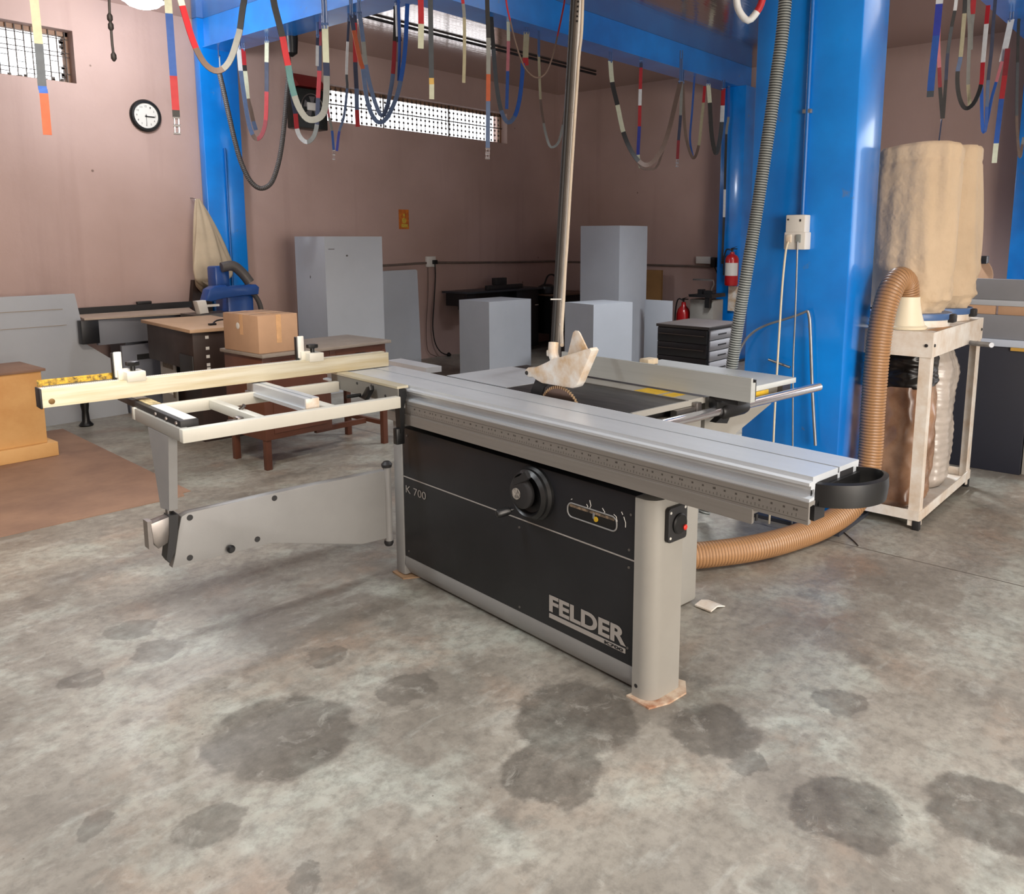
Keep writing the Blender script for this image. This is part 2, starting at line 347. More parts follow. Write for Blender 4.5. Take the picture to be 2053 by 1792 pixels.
def spline(pts, step=0.02):
    """Catmull-Rom through 3-D points, evenly sampled"""
    P = [Vector(p) for p in pts]; P = [P[0] * 2 - P[1]] + P + [P[-1] * 2 - P[-2]]; out = []
    for i in range(1, len(P) - 2):
        n = max(2, int((P[i + 1] - P[i]).length / step))
        for k in range(n):
            t = k / n; a, b, c, d = P[i - 1], P[i], P[i + 1], P[i + 2]
            out.append(0.5 * ((2 * b) + (c - a) * t + (2 * a - 5 * b + 4 * c - d) * t * t + (3 * b - a - 3 * c + d) * t ** 3))
    out.append(P[-2]); return out
def text_mesh(txt, size, offset, extrude=0.0008):
    cu = bpy.data.curves.new('text', 'FONT'); cu.body = txt; cu.size = size; cu.offset = offset; cu.extrude = extrude
    t = bpy.data.objects.new('text', cu); C.objects.link(t)
    bpy.context.view_layer.update()
    me = bpy.data.meshes.new_from_object(t.evaluated_get(bpy.context.evaluated_depsgraph_get()))
    bpy.data.objects.remove(t); bpy.data.curves.remove(cu); return me
def put_text(name, txt, m, parent, frame, origin, xdir, ydir, width, height, offset=0.0, extrude=0.0008):
    """letters fitted in a width x height field: origin = lower left corner"""
    me = text_mesh(txt, 1.0, offset, 0.01)
    xs = [v.co.x for v in me.vertices]; ys = [v.co.y for v in me.vertices]
    x0, x1, y0, y1 = min(xs), max(xs), min(ys), max(ys)
    X = Vector(xdir); Y = Vector(ydir); Z = X.cross(Y); O = Vector(origin); Mi = WM[parent.name].inverted()
    for v in me.vertices:
        p = O + X * ((v.co.x - x0) / (x1 - x0) * width) + Y * ((v.co.y - y0) / (y1 - y0) * height) + Z * (extrude if v.co.z > 0 else 0)
        v.co = Mi @ (frame @ p)
    me.materials.clear(); me.materials.append(m); me.name = name
    o = bpy.data.objects.new(name, me); C.objects.link(o); o.parent = parent; WM[o.name] = WM[parent.name].copy(); return o
CHAIN = [(1.766, 4.031, 3.5), (1.766, 4.031, 2.561), (1.764, 4.032, 2.486), (1.765, 4.031, 2.448), (1.765, 4.031, 2.372), (1.767, 4.03, 2.317)]
KNOTS = [(1.764, 4.032, 2.486), (1.765, 4.031, 2.448), (1.767, 4.03, 2.317)]
SAG = [(3.935, 6.947, 2.92), (3.958, 6.932, 2.763), (3.991, 6.911, 2.519), (4.018, 6.894, 2.337), (4.054, 6.871, 2.154), (4.11, 6.835, 2.001), (4.179, 6.79, 1.936), (4.254, 6.743, 1.977), (4.305, 6.71, 2.106), (4.344, 6.685, 2.284), (4.375, 6.665, 2.505), (4.403, 6.647, 2.756), (4.424, 6.633, 2.963), (4.424, 6.633, 3.25)]
COIL = (4.452, 6.616, 3.083)
TUBE = [(2.543, 2.022, 1.079), (2.661, 2.118, 1.126), (2.753, 2.182, 1.241), (2.836, 2.24, 1.363), (2.916, 2.292, 1.492), (2.994, 2.338, 1.713), (3.072, 2.379, 1.984), (3.149, 2.415, 2.304), (3.224, 2.452, 2.574), (3.224, 2.452, 3.5)]
STRAPS = [
('olive and dark strap ending in long orange-red end before the small barred window',0.033,0,'strap',[(1.425,3.952,3.5,'L'),(1.425,3.952,3.093,'L'),(1.425,3.952,2.687,'L'),(1.425,3.952,2.478,'L'),(1.427,3.951,2.304,'D'),(1.426,3.951,2.133,'B'),(1.429,3.95,2.104,'O'),(1.429,3.95,1.933,'O')],[]),
('cream, blue and red strap with black tip to the right of the wall clock',0.034,0,'strap',[(2.078,4.104,3.5,'C'),(2.078,4.104,2.898,'C'),(2.078,4.104,2.712,'C'),(2.078,4.104,2.638,'C'),(2.079,4.104,2.576,'B'),(2.08,4.103,2.285,'R'),(2.081,4.103,2.123,'K'),(2.081,4.103,2.086,'K')],[('e',2.08,4.104,2.011)]),
('red and grey strap loop hanging highest before the blue corner column',0.024,0.5,'strap',[(1.852,3.546,3.5,'C'),(1.852,3.546,2.588,'C'),(1.852,3.546,2.521,'C'),(1.852,3.546,2.494,'C'),(1.856,3.544,2.472,'R'),(1.876,3.534,2.374,'R'),(1.895,3.524,2.304,'M'),(1.921,3.511,2.246,'M'),(1.956,3.494,2.217,'M'),(1.989,3.477,2.227,'G'),(2.02,3.461,2.273,'G'),(2.049,3.447,2.361,'G'),(2.059,3.442,2.398,'K'),(2.073,3.435,2.484,'K'),(2.08,3.431,2.521,'K'),(2.08,3.431,2.566,'K'),(2.08,3.431,2.68,'K'),(2.08,3.431,3.5,'K')],[]),
('thin white and navy strap hanging flat before the blue corner column',0.016,0,'strap',[(4.3,7.703,3.224,'W'),(4.284,7.712,2.971,'N'),(4.26,7.725,2.689,'W'),(4.233,7.741,2.44,'G'),(4.201,7.758,2.165,'N'),(4.178,7.771,1.865,'N')],[]),
('short white strap with thin blue tail beside the sagging corrugated hose',0.045,0,'strap',[(4.3,7.608,3.202,'W'),(4.299,7.608,2.95,'B'),(4.293,7.612,2.74,'B'),(4.285,7.616,2.506,'B')],[('t',4.3,7.608,3.202)]),
('grey and dark red strap loop next to the corner column, white at its left',0.034,0.4,'strap',[(4.098,6.888,3.146,'W'),(4.104,6.884,2.947,'S'),(4.121,6.874,2.713,'S'),(4.139,6.862,2.519,'S'),(4.165,6.846,2.406,'M'),(4.195,6.826,2.369,'Q'),(4.233,6.802,2.415,'Q'),(4.263,6.783,2.536,'R'),(4.28,6.772,2.781,'N'),(4.291,6.766,3.032,'C'),(4.3,6.76,3.216,'C')],[('t',4.098,6.888,3.146),('t',4.3,6.76,3.216)]),
('red, black and cream strap with dark thin tail inside grey loop',0.036,0.2,'strap',[(4.3,7.15,3.201,'R'),(4.303,7.148,3.058,'K'),(4.305,7.147,3.006,'C'),(4.311,7.143,2.887,'C'),(4.315,7.141,2.764,'M'),(4.332,7.13,2.664,'M'),(4.347,7.122,2.563,'S'),(4.363,7.112,2.485,'S')],[]),
('black, red and teal sling loop passing before the beam and wall fan',0.026,0.35,'strap',[(2.123,3.272,3.5,'K'),(2.123,3.272,2.823,'K'),(2.123,3.272,2.594,'K'),(2.123,3.272,2.502,'K'),(2.135,3.264,2.427,'K'),(2.148,3.256,2.355,'R'),(2.156,3.251,2.288,'R'),(2.163,3.246,2.237,'T'),(2.17,3.242,2.174,'T'),(2.181,3.235,2.111,'G'),(2.197,3.225,2.058,'G'),(2.223,3.209,2.017,'G'),(2.255,3.189,2.016,'G'),(2.281,3.172,2.041,'G'),(2.294,3.164,2.096,'G'),(2.3,3.16,2.203,'N'),(2.3,3.16,2.259,'C'),(2.3,3.16,2.32,'C'),(2.301,3.16,2.42,'C')],[('t',2.301,3.16,2.42)]),
('navy, red and white lower sling loop hanging below the wall fan',0.036,0.4,'strap',[(4.315,6.442,2.923,'S'),(4.321,6.438,2.724,'N'),(4.336,6.428,2.566,'R'),(4.342,6.424,2.44,'W'),(4.365,6.408,2.364,'W'),(4.409,6.38,2.328,'G'),(4.455,6.349,2.373,'G'),(4.484,6.33,2.482,'N'),(4.5,6.319,2.707,'R'),(4.517,6.308,2.936,'N'),(4.524,6.303,3.146,'Q'),(4.53,6.299,3.28,'Q')],[('t',4.53,6.299,3.28)]),
('short white tag strap left of the navy and red sling',0.025,0,'strap',[(4.3,6.009,3.147,'N'),(4.295,6.012,3.067,'W'),(4.288,6.017,2.905,'W')],[]),
('thin pale red strap ending in blue with chrome buckle below the window corner',0.02,0.2,'strap',[(4.291,5.904,3.26,'G'),(4.291,5.904,3.186,'G'),(4.291,5.904,3.113,'G'),(4.291,5.904,2.893,'G'),(4.287,5.907,2.653,'P'),(4.301,5.897,2.483,'G'),(4.316,5.886,2.377,'B'),(4.323,5.881,2.219,'B')],[('e',4.321,5.882,2.147)]),
('thin white and slate strap curving to a bright blue end at the window',0.019,0.3,'strap',[(4.3,5.588,3.208,'N'),(4.287,5.598,3.036,'W'),(4.274,5.609,2.785,'D'),(4.274,5.608,2.679,'S'),(4.248,5.628,2.463,'S'),(4.216,5.653,2.344,'V'),(4.196,5.668,2.19,'V')],[]),
('straight red and slate strap with pale frayed tip before the long window',0.034,0,'strap',[(4.3,5.522,3.245,'N'),(4.303,5.52,3.169,'R'),(4.298,5.524,2.872,'N'),(4.3,5.522,2.672,'S'),(4.298,5.523,2.507,'R'),(4.3,5.522,2.377,'R')],[('t',4.3,5.522,3.245)]),
('outer orange and slate sling loop across the long window',0.03,0.4,'strap',[(3.993,5.161,3.108,'N'),(4.004,5.151,3.003,'O'),(4.033,5.126,2.791,'O'),(4.046,5.114,2.733,'S'),(4.061,5.101,2.54,'S'),(4.086,5.079,2.414,'S'),(4.123,5.046,2.353,'S'),(4.169,5.006,2.384,'S'),(4.221,4.96,2.518,'S'),(4.252,4.933,2.655,'B'),(4.28,4.908,2.873,'B'),(4.3,4.891,3.202,'B')],[('t',3.993,5.161,3.108)]),
('inner white and slate sling loop with black and red right end',0.03,0.3,'strap',[(4.097,5.197,3.152,'S'),(4.113,5.183,2.946,'G'),(4.123,5.174,2.782,'S'),(4.144,5.156,2.63,'S'),(4.176,5.129,2.484,'S'),(4.204,5.105,2.415,'S'),(4.233,5.08,2.467,'S'),(4.258,5.059,2.597,'S'),(4.275,5.045,2.722,'Q'),(4.29,5.031,2.959,'K'),(4.3,5.023,3.207,'K')],[('t',4.097,5.197,3.152)]),
('short white strap with black tip above the long window',0.04,0,'strap',[(4.3,5.003,3.231,'W'),(4.302,5.001,2.989,'K'),(4.305,4.999,2.953,'K')],[]),
('thin blue strap tail below the short white black-tipped strap',0.022,0,'strap',[(4.3,4.99,3.26,'B'),(4.3,4.99,3.197,'B'),(4.3,4.99,3.134,'B'),(4.3,4.99,2.946,'B'),(4.29,4.999,2.668,'B')],[]),
('short red strap with cream printed end at the top centre',0.028,0,'strap',[(2.887,3.186,3.5,'R'),(2.887,3.186,3.11,'R'),(2.887,3.186,2.777,'R'),(2.887,3.186,2.644,'R'),(2.887,3.187,2.533,'C'),(2.884,3.19,2.418,'C')],[]),
('long slate strap with yellow and cream printed tip over window',0.024,0,'strap',[(2.922,3.155,3.5,'D'),(2.922,3.155,3.26,'D'),(2.922,3.155,3.019,'D'),(2.922,3.155,2.616,'D'),(2.92,3.156,2.28,'Y'),(2.921,3.156,2.253,'C'),(2.92,3.157,2.179,'C')],[]),
('narrow cream strap with knotted lump before the ceiling',0.016,0,'strap',[(3.035,3.046,3.5,'R'),(3.035,3.046,2.726,'R'),(3.035,3.046,2.672,'R'),(3.035,3.046,2.65,'R'),(3.037,3.045,2.632,'G'),(3.04,3.041,2.569,'L'),(3.039,3.042,2.406,'L'),(3.035,3.046,2.26,'L')],[]),
('long black, grey, orange and blue strap ending in a buckle',0.021,0,'strap',[(3.046,2.891,3.5,'K'),(3.046,2.891,3.166,'K'),(3.046,2.891,2.833,'K'),(3.046,2.891,2.625,'K'),(3.049,2.888,2.452,'G'),(3.048,2.889,2.284,'O'),(3.047,2.891,2.158,'S'),(3.044,2.894,1.933,'S')],[('e',3.043,2.895,1.888)]),
('dark slate loop with bright blue right side near window end',0.032,0.4,'strap',[(5.101,4.8,3.257,'K'),(5.113,4.788,3.004,'D'),(5.129,4.771,2.722,'D'),(5.154,4.744,2.524,'S'),(5.191,4.704,2.431,'S'),(5.23,4.664,2.481,'B'),(5.256,4.635,2.612,'B'),(5.272,4.619,2.798,'B'),(5.275,4.615,2.896,'B')],[]),
('cream, pale pink and blue tapering strap inside the slate loop',0.027,0,'strap',[(5.305,4.8,3.259,'C'),(5.306,4.799,3.099,'P'),(5.301,4.804,2.862,'B'),(5.295,4.812,2.559,'B')],[]),
('thin red and brown cable loop hanging at the top centre',0.009,1,'cord',[(3.182,2.892,3.5,'R'),(3.182,2.892,3.06,'R'),(3.182,2.892,2.769,'R'),(3.182,2.892,2.653,'R'),(3.195,2.878,2.558,'M'),(3.218,2.853,2.431,'M'),(3.244,2.824,2.334,'M'),(3.279,2.786,2.289,'M'),(3.311,2.751,2.305,'M'),(3.335,2.725,2.38,'M'),(3.353,2.705,2.485,'R'),(3.368,2.688,2.589,'R'),(3.376,2.679,2.656,'R'),(3.376,2.679,2.738,'R'),(3.376,2.679,2.942,'R'),(3.376,2.679,3.5,'R')],[]),
('short cream strap with square red end under the beam',0.048,0,'strap',[(5.536,4.8,3.214,'L'),(5.53,4.807,3.004,'R'),(5.532,4.805,2.94,'R')],[('t',5.536,4.8,3.214)]),
('thin cream and grey loop left of the hanging service pole',0.02,0.5,'strap',[(5.696,4.8,3.055,'L'),(5.705,4.788,2.683,'M'),(5.723,4.767,2.484,'G'),(5.743,4.744,2.35,'G'),(5.765,4.717,2.281,'G'),(5.805,4.67,2.317,'G'),(5.832,4.639,2.47,'M'),(5.853,4.613,2.696,'M'),(5.874,4.588,2.932,'M')],[]),
('cream, black and brown sling loop hanging from the long beam',0.041,0.45,'strap',[(6.756,4.8,3.167,'C'),(6.768,4.783,2.971,'K'),(6.799,4.74,2.759,'C'),(6.834,4.691,2.508,'K'),(6.877,4.629,2.337,'K'),(6.923,4.565,2.232,'M'),(6.967,4.503,2.194,'M'),(7.011,4.442,2.238,'M'),(7.057,4.376,2.364,'M'),(7.093,4.325,2.569,'M'),(7.124,4.281,2.817,'M'),(7.144,4.254,2.968,'M')],[('t',6.756,4.8,3.167),('t',7.144,4.254,2.968)]),
('straight red, white and blue strap with cream end under the beam',0.033,0,'strap',[(7.287,4.8,3.248,'N'),(7.287,4.8,3.183,'R'),(7.285,4.802,2.975,'W'),(7.284,4.803,2.817,'R'),(7.284,4.804,2.613,'V'),(7.28,4.81,2.333,'C'),(7.295,4.787,2.204,'C')],[('t',7.287,4.8,3.248)]),
('lowest thin brown loop below the cream and black sling',0.02,0.5,'strap',[(7.233,4.8,2.313,'M'),(7.264,4.754,2.2,'M'),(7.318,4.672,2.187,'M'),(7.353,4.62,2.225,'M'),(7.394,4.558,2.449,'M'),(7.441,4.487,2.786,'M'),(7.47,4.443,3.027,'M')],[]),
('short navy and red strap with silver buckle near the right wall',0.032,0,'strap',[(8.082,4.8,3.16,'G'),(8.081,4.802,2.807,'N'),(8.074,4.815,2.545,'Q'),(8.07,4.82,2.341,'Q')],[('e',8.069,4.823,2.266)]),
('thin brown loop with red right end near the far column',0.029,0.4,'strap',[(8.109,4.8,3.155,'M'),(8.118,4.786,2.859,'M'),(8.137,4.754,2.559,'M'),(8.177,4.686,2.357,'M'),(8.205,4.639,2.49,'L'),(8.216,4.62,2.755,'L'),(8.223,4.607,2.936,'R'),(8.227,4.6,3.107,'R')],[]),
('thin bright blue strap joining the brown loop bottom',0.022,0,'strap',[(8.354,4.8,3.263,'B'),(8.346,4.814,2.887,'B'),(8.339,4.826,2.582,'B'),(8.357,4.794,2.385,'B')],[('t',8.354,4.8,3.263)]),
('cream and black loop with red and white right end by column',0.045,0.3,'strap',[(8.662,4.8,3.213,'C'),(8.673,4.779,3.006,'K'),(8.689,4.751,2.66,'K'),(8.715,4.705,2.449,'D'),(8.733,4.672,2.588,'D'),(8.741,4.656,2.792,'W'),(8.743,4.653,2.971,'R'),(8.744,4.651,3.156,'R')],[('t',8.662,4.8,3.213),('t',8.744,4.651,3.156)]),
('long thin blue, black and white strap hanging beside the far column',0.028,0,'strap',[(9.15,4.8,3.252,'B'),(9.154,4.792,2.903,'G'),(9.146,4.807,2.706,'K'),(9.148,4.803,2.066,'W'),(9.149,4.801,1.741,'K'),(9.148,4.804,1.186,'K')],[('t',9.15,4.8,3.252)]),
('thick white and red curved strap at the top beside the big column',0.028,1.2,'cord',[(3.197,1.656,3.5,'W'),(3.197,1.656,2.643,'W'),(3.197,1.656,2.499,'W'),(3.197,1.656,2.442,'W'),(3.203,1.644,2.396,'W'),(3.219,1.613,2.361,'W'),(3.233,1.583,2.392,'R'),(3.242,1.567,2.435,'R'),(3.242,1.567,2.491,'R'),(3.242,1.567,2.631,'R'),(3.242,1.567,3.5,'R')],[]),
('broad blue strap with white lettering left of the tan filter bag',0.04,0,'strap',[(5.691,1.58,3.26,'W'),(5.691,1.58,3.036,'W'),(5.691,1.58,2.967,'W'),(5.691,1.58,2.939,'W'),(5.691,1.581,2.916,'V'),(5.69,1.585,2.731,'B'),(5.688,1.593,2.511,'B'),(5.687,1.594,2.404,'D'),(5.687,1.594,2.367,'D')],[]),
('pink-red strap twisting into black over the filter bags',0.021,0.2,'strap',[(5.728,1.58,3.26,'W'),(5.728,1.58,3.052,'W'),(5.728,1.58,2.976,'W'),(5.728,1.58,2.946,'W'),(5.727,1.584,2.921,'P'),(5.728,1.582,2.727,'P'),(5.732,1.565,2.546,'Q'),(5.736,1.553,2.427,'K'),(5.743,1.528,2.238,'K')],[]),
('long black strap meeting the red one above the filter bags',0.02,0.2,'strap',[(6.052,1.58,3.26,'W'),(6.052,1.58,3.176,'W'),(6.052,1.58,3.091,'W'),(6.052,1.58,3.013,'W'),(6.051,1.583,2.948,'K'),(6.048,1.594,2.85,'D'),(6.045,1.605,2.686,'N'),(6.045,1.604,2.519,'K'),(6.045,1.604,2.276,'K')],[]),
('thin navy cord running down to the tan filter bag',0.009,1,'cord',[(5.924,1.58,2.256,'N'),(5.923,1.583,2.178,'N'),(5.922,1.587,2.082,'N')],[]),
('black and pale green strap loop above the rear filter bag',0.025,0.35,'strap',[(6.262,1.58,3.26,'K'),(6.262,1.58,3.209,'K'),(6.262,1.58,3.158,'K'),(6.262,1.58,3.056,'K'),(6.263,1.578,2.971,'L'),(6.262,1.581,2.695,'S'),(6.26,1.591,2.604,'K'),(6.262,1.584,2.5,'K'),(6.267,1.564,2.418,'K'),(6.273,1.537,2.367,'K'),(6.281,1.508,2.362,'K'),(6.289,1.475,2.405,'K'),(6.296,1.449,2.507,'R'),(6.295,1.449,2.648,'W'),(6.296,1.447,2.89,'R'),(6.296,1.445,3.006,'R')],[]),
('grey green strap ending inside the pale green loop',0.022,0.2,'strap',[(6.339,1.58,3.26,'G'),(6.339,1.58,3.222,'G'),(6.339,1.58,3.184,'G'),(6.339,1.58,3.071,'G'),(6.345,1.558,2.87,'G'),(6.347,1.549,2.669,'G'),(6.349,1.541,2.524,'L'),(6.354,1.522,2.383,'L')],[]),
('short red pointed strap with thin grey tail at the top right',0.032,0.1,'strap',[(6.474,1.58,3.26,'R'),(6.474,1.58,3.228,'R'),(6.474,1.58,3.196,'R'),(6.474,1.58,3.099,'R'),(6.474,1.58,3.007,'G'),(6.473,1.583,2.909,'G'),(6.475,1.577,2.774,'G')],[]),
('navy strap forming a narrow bright blue loop at right',0.023,0.2,'strap',[(7.076,1.58,3.26,'N'),(7.076,1.58,3.212,'N'),(7.076,1.58,3.165,'N'),(7.076,1.58,3.023,'N'),(7.077,1.578,2.873,'N'),(7.075,1.583,2.658,'S'),(7.077,1.577,2.466,'B'),(7.077,1.574,2.311,'B'),(7.074,1.59,2.292,'B'),(7.07,1.607,2.435,'B'),(7.066,1.623,2.623,'B')],[]),
('pink and blue diagonal strap rising to the white strap',0.02,0.2,'strap',[(7.084,1.58,2.286,'B'),(7.087,1.567,2.382,'B'),(7.09,1.552,2.529,'B'),(7.095,1.532,2.642,'P'),(7.1,1.506,2.785,'P')],[]),
('broad white strap hanging by a clear clip at far right',0.044,0,'strap',[(7.64,1.58,3.195,'W'),(7.636,1.598,3.041,'W'),(7.632,1.619,2.878,'W')],[('t',7.64,1.58,3.195)]),
('long red, blue and cream strap hanging lowest at far right',0.037,0,'strap',[(7.605,1.58,2.969,'Q'),(7.603,1.585,2.765,'R'),(7.602,1.593,2.589,'B'),(7.6,1.604,2.246,'C'),(7.599,1.606,2.093,'C')],[]),
('thin black strap hooking upwards at the right picture edge',0.021,0.3,'strap',[(7.911,1.58,3.26,'K'),(7.911,1.58,3.247,'K'),(7.911,1.58,3.234,'K'),(7.911,1.58,3.195,'K'),(7.914,1.564,2.91,'D'),(7.919,1.537,2.488,'M'),(7.924,1.511,2.273,'M'),(7.929,1.489,2.154,'M'),(7.931,1.479,2.257,'G'),(7.932,1.474,2.314,'G')],[]),
]
# ================================================================ THE SETTING
CEIL = 3.51; XB, YA = 9.57, 7.70; X0, Y0 = -4.0, -4.6
g = G(); g.box(X0 - .3, XB + .3, Y0 - .3, YA + .3, -0.15, 0.0); fl = g.build('floor', floor_m, None, origin=(0, 0, 0)); fl['kind'] = 'structure'
g = G(); g.box(X0 - .3, XB + .3, Y0 - .3, YA + .3, CEIL, CEIL + .15); ce = g.build('ceiling', ceil_m, None, origin=(0, 0, CEIL)); ce['kind'] = 'structure'
# back wall with its two barred windows
W1 = (1.75, 3.05, 2.79, 3.215); W2 = (5.58, 8.48, 2.745, 3.135)
g = G(); T = YA + 0.26
g.box(X0 - .26, W1[0], YA, T, 0, CEIL); g.box(W1[0], W1[1], YA, T, 0, W1[2]); g.box(W1[0], W1[1], YA, T, W1[3], CEIL)
g.box(W1[1], W2[0], YA, T, 0, CEIL); g.box(W2[0], W2[1], YA, T, 0, W2[2]); g.box(W2[0], W2[1], YA, T, W2[3], CEIL); g.box(W2[1], XB + .26, YA, T, 0, CEIL)
w = g.build('wall_back', wall_m, None, origin=(0, YA, 0)); w['kind'] = 'structure'
g = G(); g.box(XB, XB + .26, .5, YA, 0, CEIL); g.box(XB, XB + .26, Y0 - .26, -3.0, 0, CEIL); g.box(XB, XB + .26, -3.0, .5, 2.9, CEIL); w = g.build('wall_right', wall_m, None, origin=(XB, 0, 0)); w['kind'] = 'structure'
g = G(); g.box(X0 - .26, X0, Y0 - .26, YA, 0, CEIL); w = g.build('wall_left', wall_m, None, origin=(X0, 0, 0)); w['kind'] = 'structure'
g = G(); g.box(X0, -1.2, Y0 - .26, Y0, 0, CEIL); g.box(3.6, XB, Y0 - .26, Y0, 0, CEIL); g.box(-1.2, 3.6, Y0 - .26, Y0, 3.0, CEIL)
w = g.build('wall_front', wall_m, None, origin=(0, Y0, 0)); w['kind'] = 'structure'
# windows
frame_m = mat('window_frame_paint', (150, 116, 92), 0.6, var=0.3, vscale=8)
def window(name, R, bars):
    x0, x1, z0, z1 = R; y = YA + 0.13
    g = G(); t = 0.035
    g.box(x0, x1, y - .02, y + .03, z0, z0 + t * .6); g.box(x0, x1, y - .02, y + .03, z1 - t, z1); g.box(x0, x0 + t, y - .02, y + .03, z0, z1); g.box(x1 - t, x1, y - .02, y + .03, z0, z1)
    f = g.build(name, frame_m); f['kind'] = 'structure'
    g = G(); g.box(x0 + t, x1 - t, y + .012, y + .016, z0 + t * .6, z1 - t); g.build('pane', glass_m, f)
    g = G(); bars(g, x0, x1, y - .03, z0, z1); g.build('grille', wire_m, f)
def bars1(g, x0, x1, y, z0, z1):
    rr = random.Random(3); h = z1 - z0; x = x0 + .03; k = 0; xs = []
    while x < x1 - .02: xs.append(x); x += .062 + rr.uniform(-.006, .006)
    for x in xs: g.box(x - .0042, x + .0042, y - .003, y + .003, z0, z1)
    for f in (.20, .52, .60, .86): g.box(x0, x1, y - .003, y + .003, z0 + h * f - .003, z0 + h * f + .003)
    for i in range(len(xs) - 1):
        for f in (.32, .42, .72, .12):
            if rr.random() < .42: g.box(xs[i], xs[i + 1], y - .003, y + .003, z0 + h * f - .003, z0 + h * f + .002)
    for i in range(60):
        a = rr.uniform(0, 1); zz = z0 + h * a if rr.random() < .4 else z0 + rr.uniform(0.01, .04); xx = x1 - rr.uniform(.03, .06) if zz > z0 + .05 else rr.uniform(x0, x1)
        q = rr.uniform(.006, .014); g.box(xx - q, xx + q, y + .02, y + .03, zz - q, zz + q)
def bars2(g, x0, x1, y, z0, z1):
    h = z1 - z0; n = 42
    for i in range(1, n):
        x = x0 + (x1 - x0) * i / n; g.box(x - .0030, x + .0030, y - .002, y + .002, z0, z1)
        for f in (.10, .27, .42, .62, .78, .92):
            zz = z0 + h * f; q = .0115; g.box(x - q, x + q, y - .004, y + .004, zz - q, zz + q)
    for f in (.30, .66): x = x0 + (x1 - x0) * f; g.box(x - .006, x + .006, y - .006, y + .006, z0, z1)
    g.box(x0, x1, y - .006, y + .006, z0 + h * .50, z0 + h * .50 + .012)
window('window_1', W1, bars1); window('window_2', W2, bars2)
# thin pipe running under the ceiling of the far bay
g = G(); g.tube([(4.5, 6.33, CEIL - .02), (8.6, 6.33, CEIL - .02)], .014, 8); struct('trim_1', g, black_sat)
# steel frame
def col_box(name, x0, x1, y0, y1, z1, label):
    t = thing(name, label, 'column', ((x0 + x1) / 2, (y0 + y1) / 2, 0))
    g = G(); g.box(x0, x1, y0, y1, 0.0, z1, bev=.006); g.build('shaft', blue, t)
    g = G(); g.box(x0 - .05, x1 + .03, y0 - .05, y1 + .05, 0.0, .02); g.build('base_plate', mat('dark_base_plate', (58, 60, 68), .5), t)
    return t
c1 = col_box('steel_column', 4.11, 4.50, 7.60, 7.695, CEIL, 'flat blue steel column against the back wall, left of the long window')
c2 = col_box('steel_column', 4.10, 4.46, 1.47, 2.00, CEIL, 'big blue steel column in the foreground between the saw and the dust collector')
c3 = col_box('steel_column', 9.20, 9.56, 4.60, 4.90, 3.25, 'dark blue far column against the right wall carrying a fire extinguisher')
c4 = col_box('steel_column', 9.20, 9.56, 1.35, 1.75, 3.25, 'blue column cut by the right picture edge behind the filter bags')
def beam(x0, x1, y0, y1, label, ax):
    t = thing('steel_beam', label, 'beam', ((x0 + x1) / 2, (y0 + y1) / 2, 3.25))
    g = G()
    if ax == 'y': g.box(x0 + .02, x1 - .02, y0, y1, 3.262, CEIL - .001)
    else: g.box(x0, x1, y0 + .02, y1 - .02, 3.262, CEIL - .001)
    g.build('web', blue, t)
    g = G(); g.box(x0, x1, y0, y1, 3.25, 3.262); g.build('flange', blue, t)
beam(4.15, 4.45, 2.0, 7.599, 'blue steel beam running from the corner column towards the camera', 'y')
beam(4.451, 9.56, 4.70, 5.0, 'long blue steel beam crossing to the far column on the right wall', 'x')
beam(4.47, 9.56, 1.42, 1.69, 'blue steel beam at the top right picture corner above the filter bags', 'x')
# high-bay lamp above the left wall
def bay_lamp(x, y, label, z=CEIL):
    t = thing('bay_lamp', label, 'lamp', (x, y, z - .24))
    g = G(); g.lathe([(.03, .24), (.03, .16), (.10, .13), (.15, .03), (.155, .02)], (x, y, z - .24)); g.build('housing', white_pl, t)
    g = G(); g.lathe([(.001, -.035), (.06, -.03), (.11, -.012), (.148, .022), (.001, .024)], (x, y, z - .24)); g.build('lamp_diffuser', lamp_glow, t)
    l = bpy.data.lights.new('bay_lamp_light', 'POINT'); l.energy = 50; l.color = (.93, .96, 1); l.shadow_soft_size = .15
    lo = bpy.data.objects.new('bay_lamp_light', l); C.objects.link(lo); lo.location = (x, y, z - .44)
bay_lamp(3.16, 6.63, 'round glowing high-bay lamp at the top edge above the wall clock')
t = thing('added_spot_housing', 'small round housing added under the ceiling for the warm left-side spot', 'lamp', (.75, 2.0, 3.27))  # made-up housing around the added warm spot
g = G(); g.lathe([(.03, .24), (.03, .12), (.09, .09), (.12, .0), (.115, .0), (.085, .08)], (.75, 2.0, 3.27)); g.build('housing', black_sat, t)
# fluorescent fittings that carry the area lamps
def tube_lamp(x, y, label):
    t = thing('ceiling_lamp', label, 'lamp', (x, y, CEIL - .07))
    g = G(); g.box(x - .68, x + .68, y - .19, y + .19, CEIL - .07, CEIL - .0005, bev=.008); g.build('housing', white_pl, t)
for (x, y, l) in [(.4, 3.2, 'ceiling lamp box over the floor in front of the desk'), (2.2, -.9, 'ceiling lamp box behind the camera'), (-.8, .6, 'ceiling lamp box left of the camera'), (6.4, 2.9, 'ceiling lamp box over the drawer cart')]: tube_lamp(x, y, l)

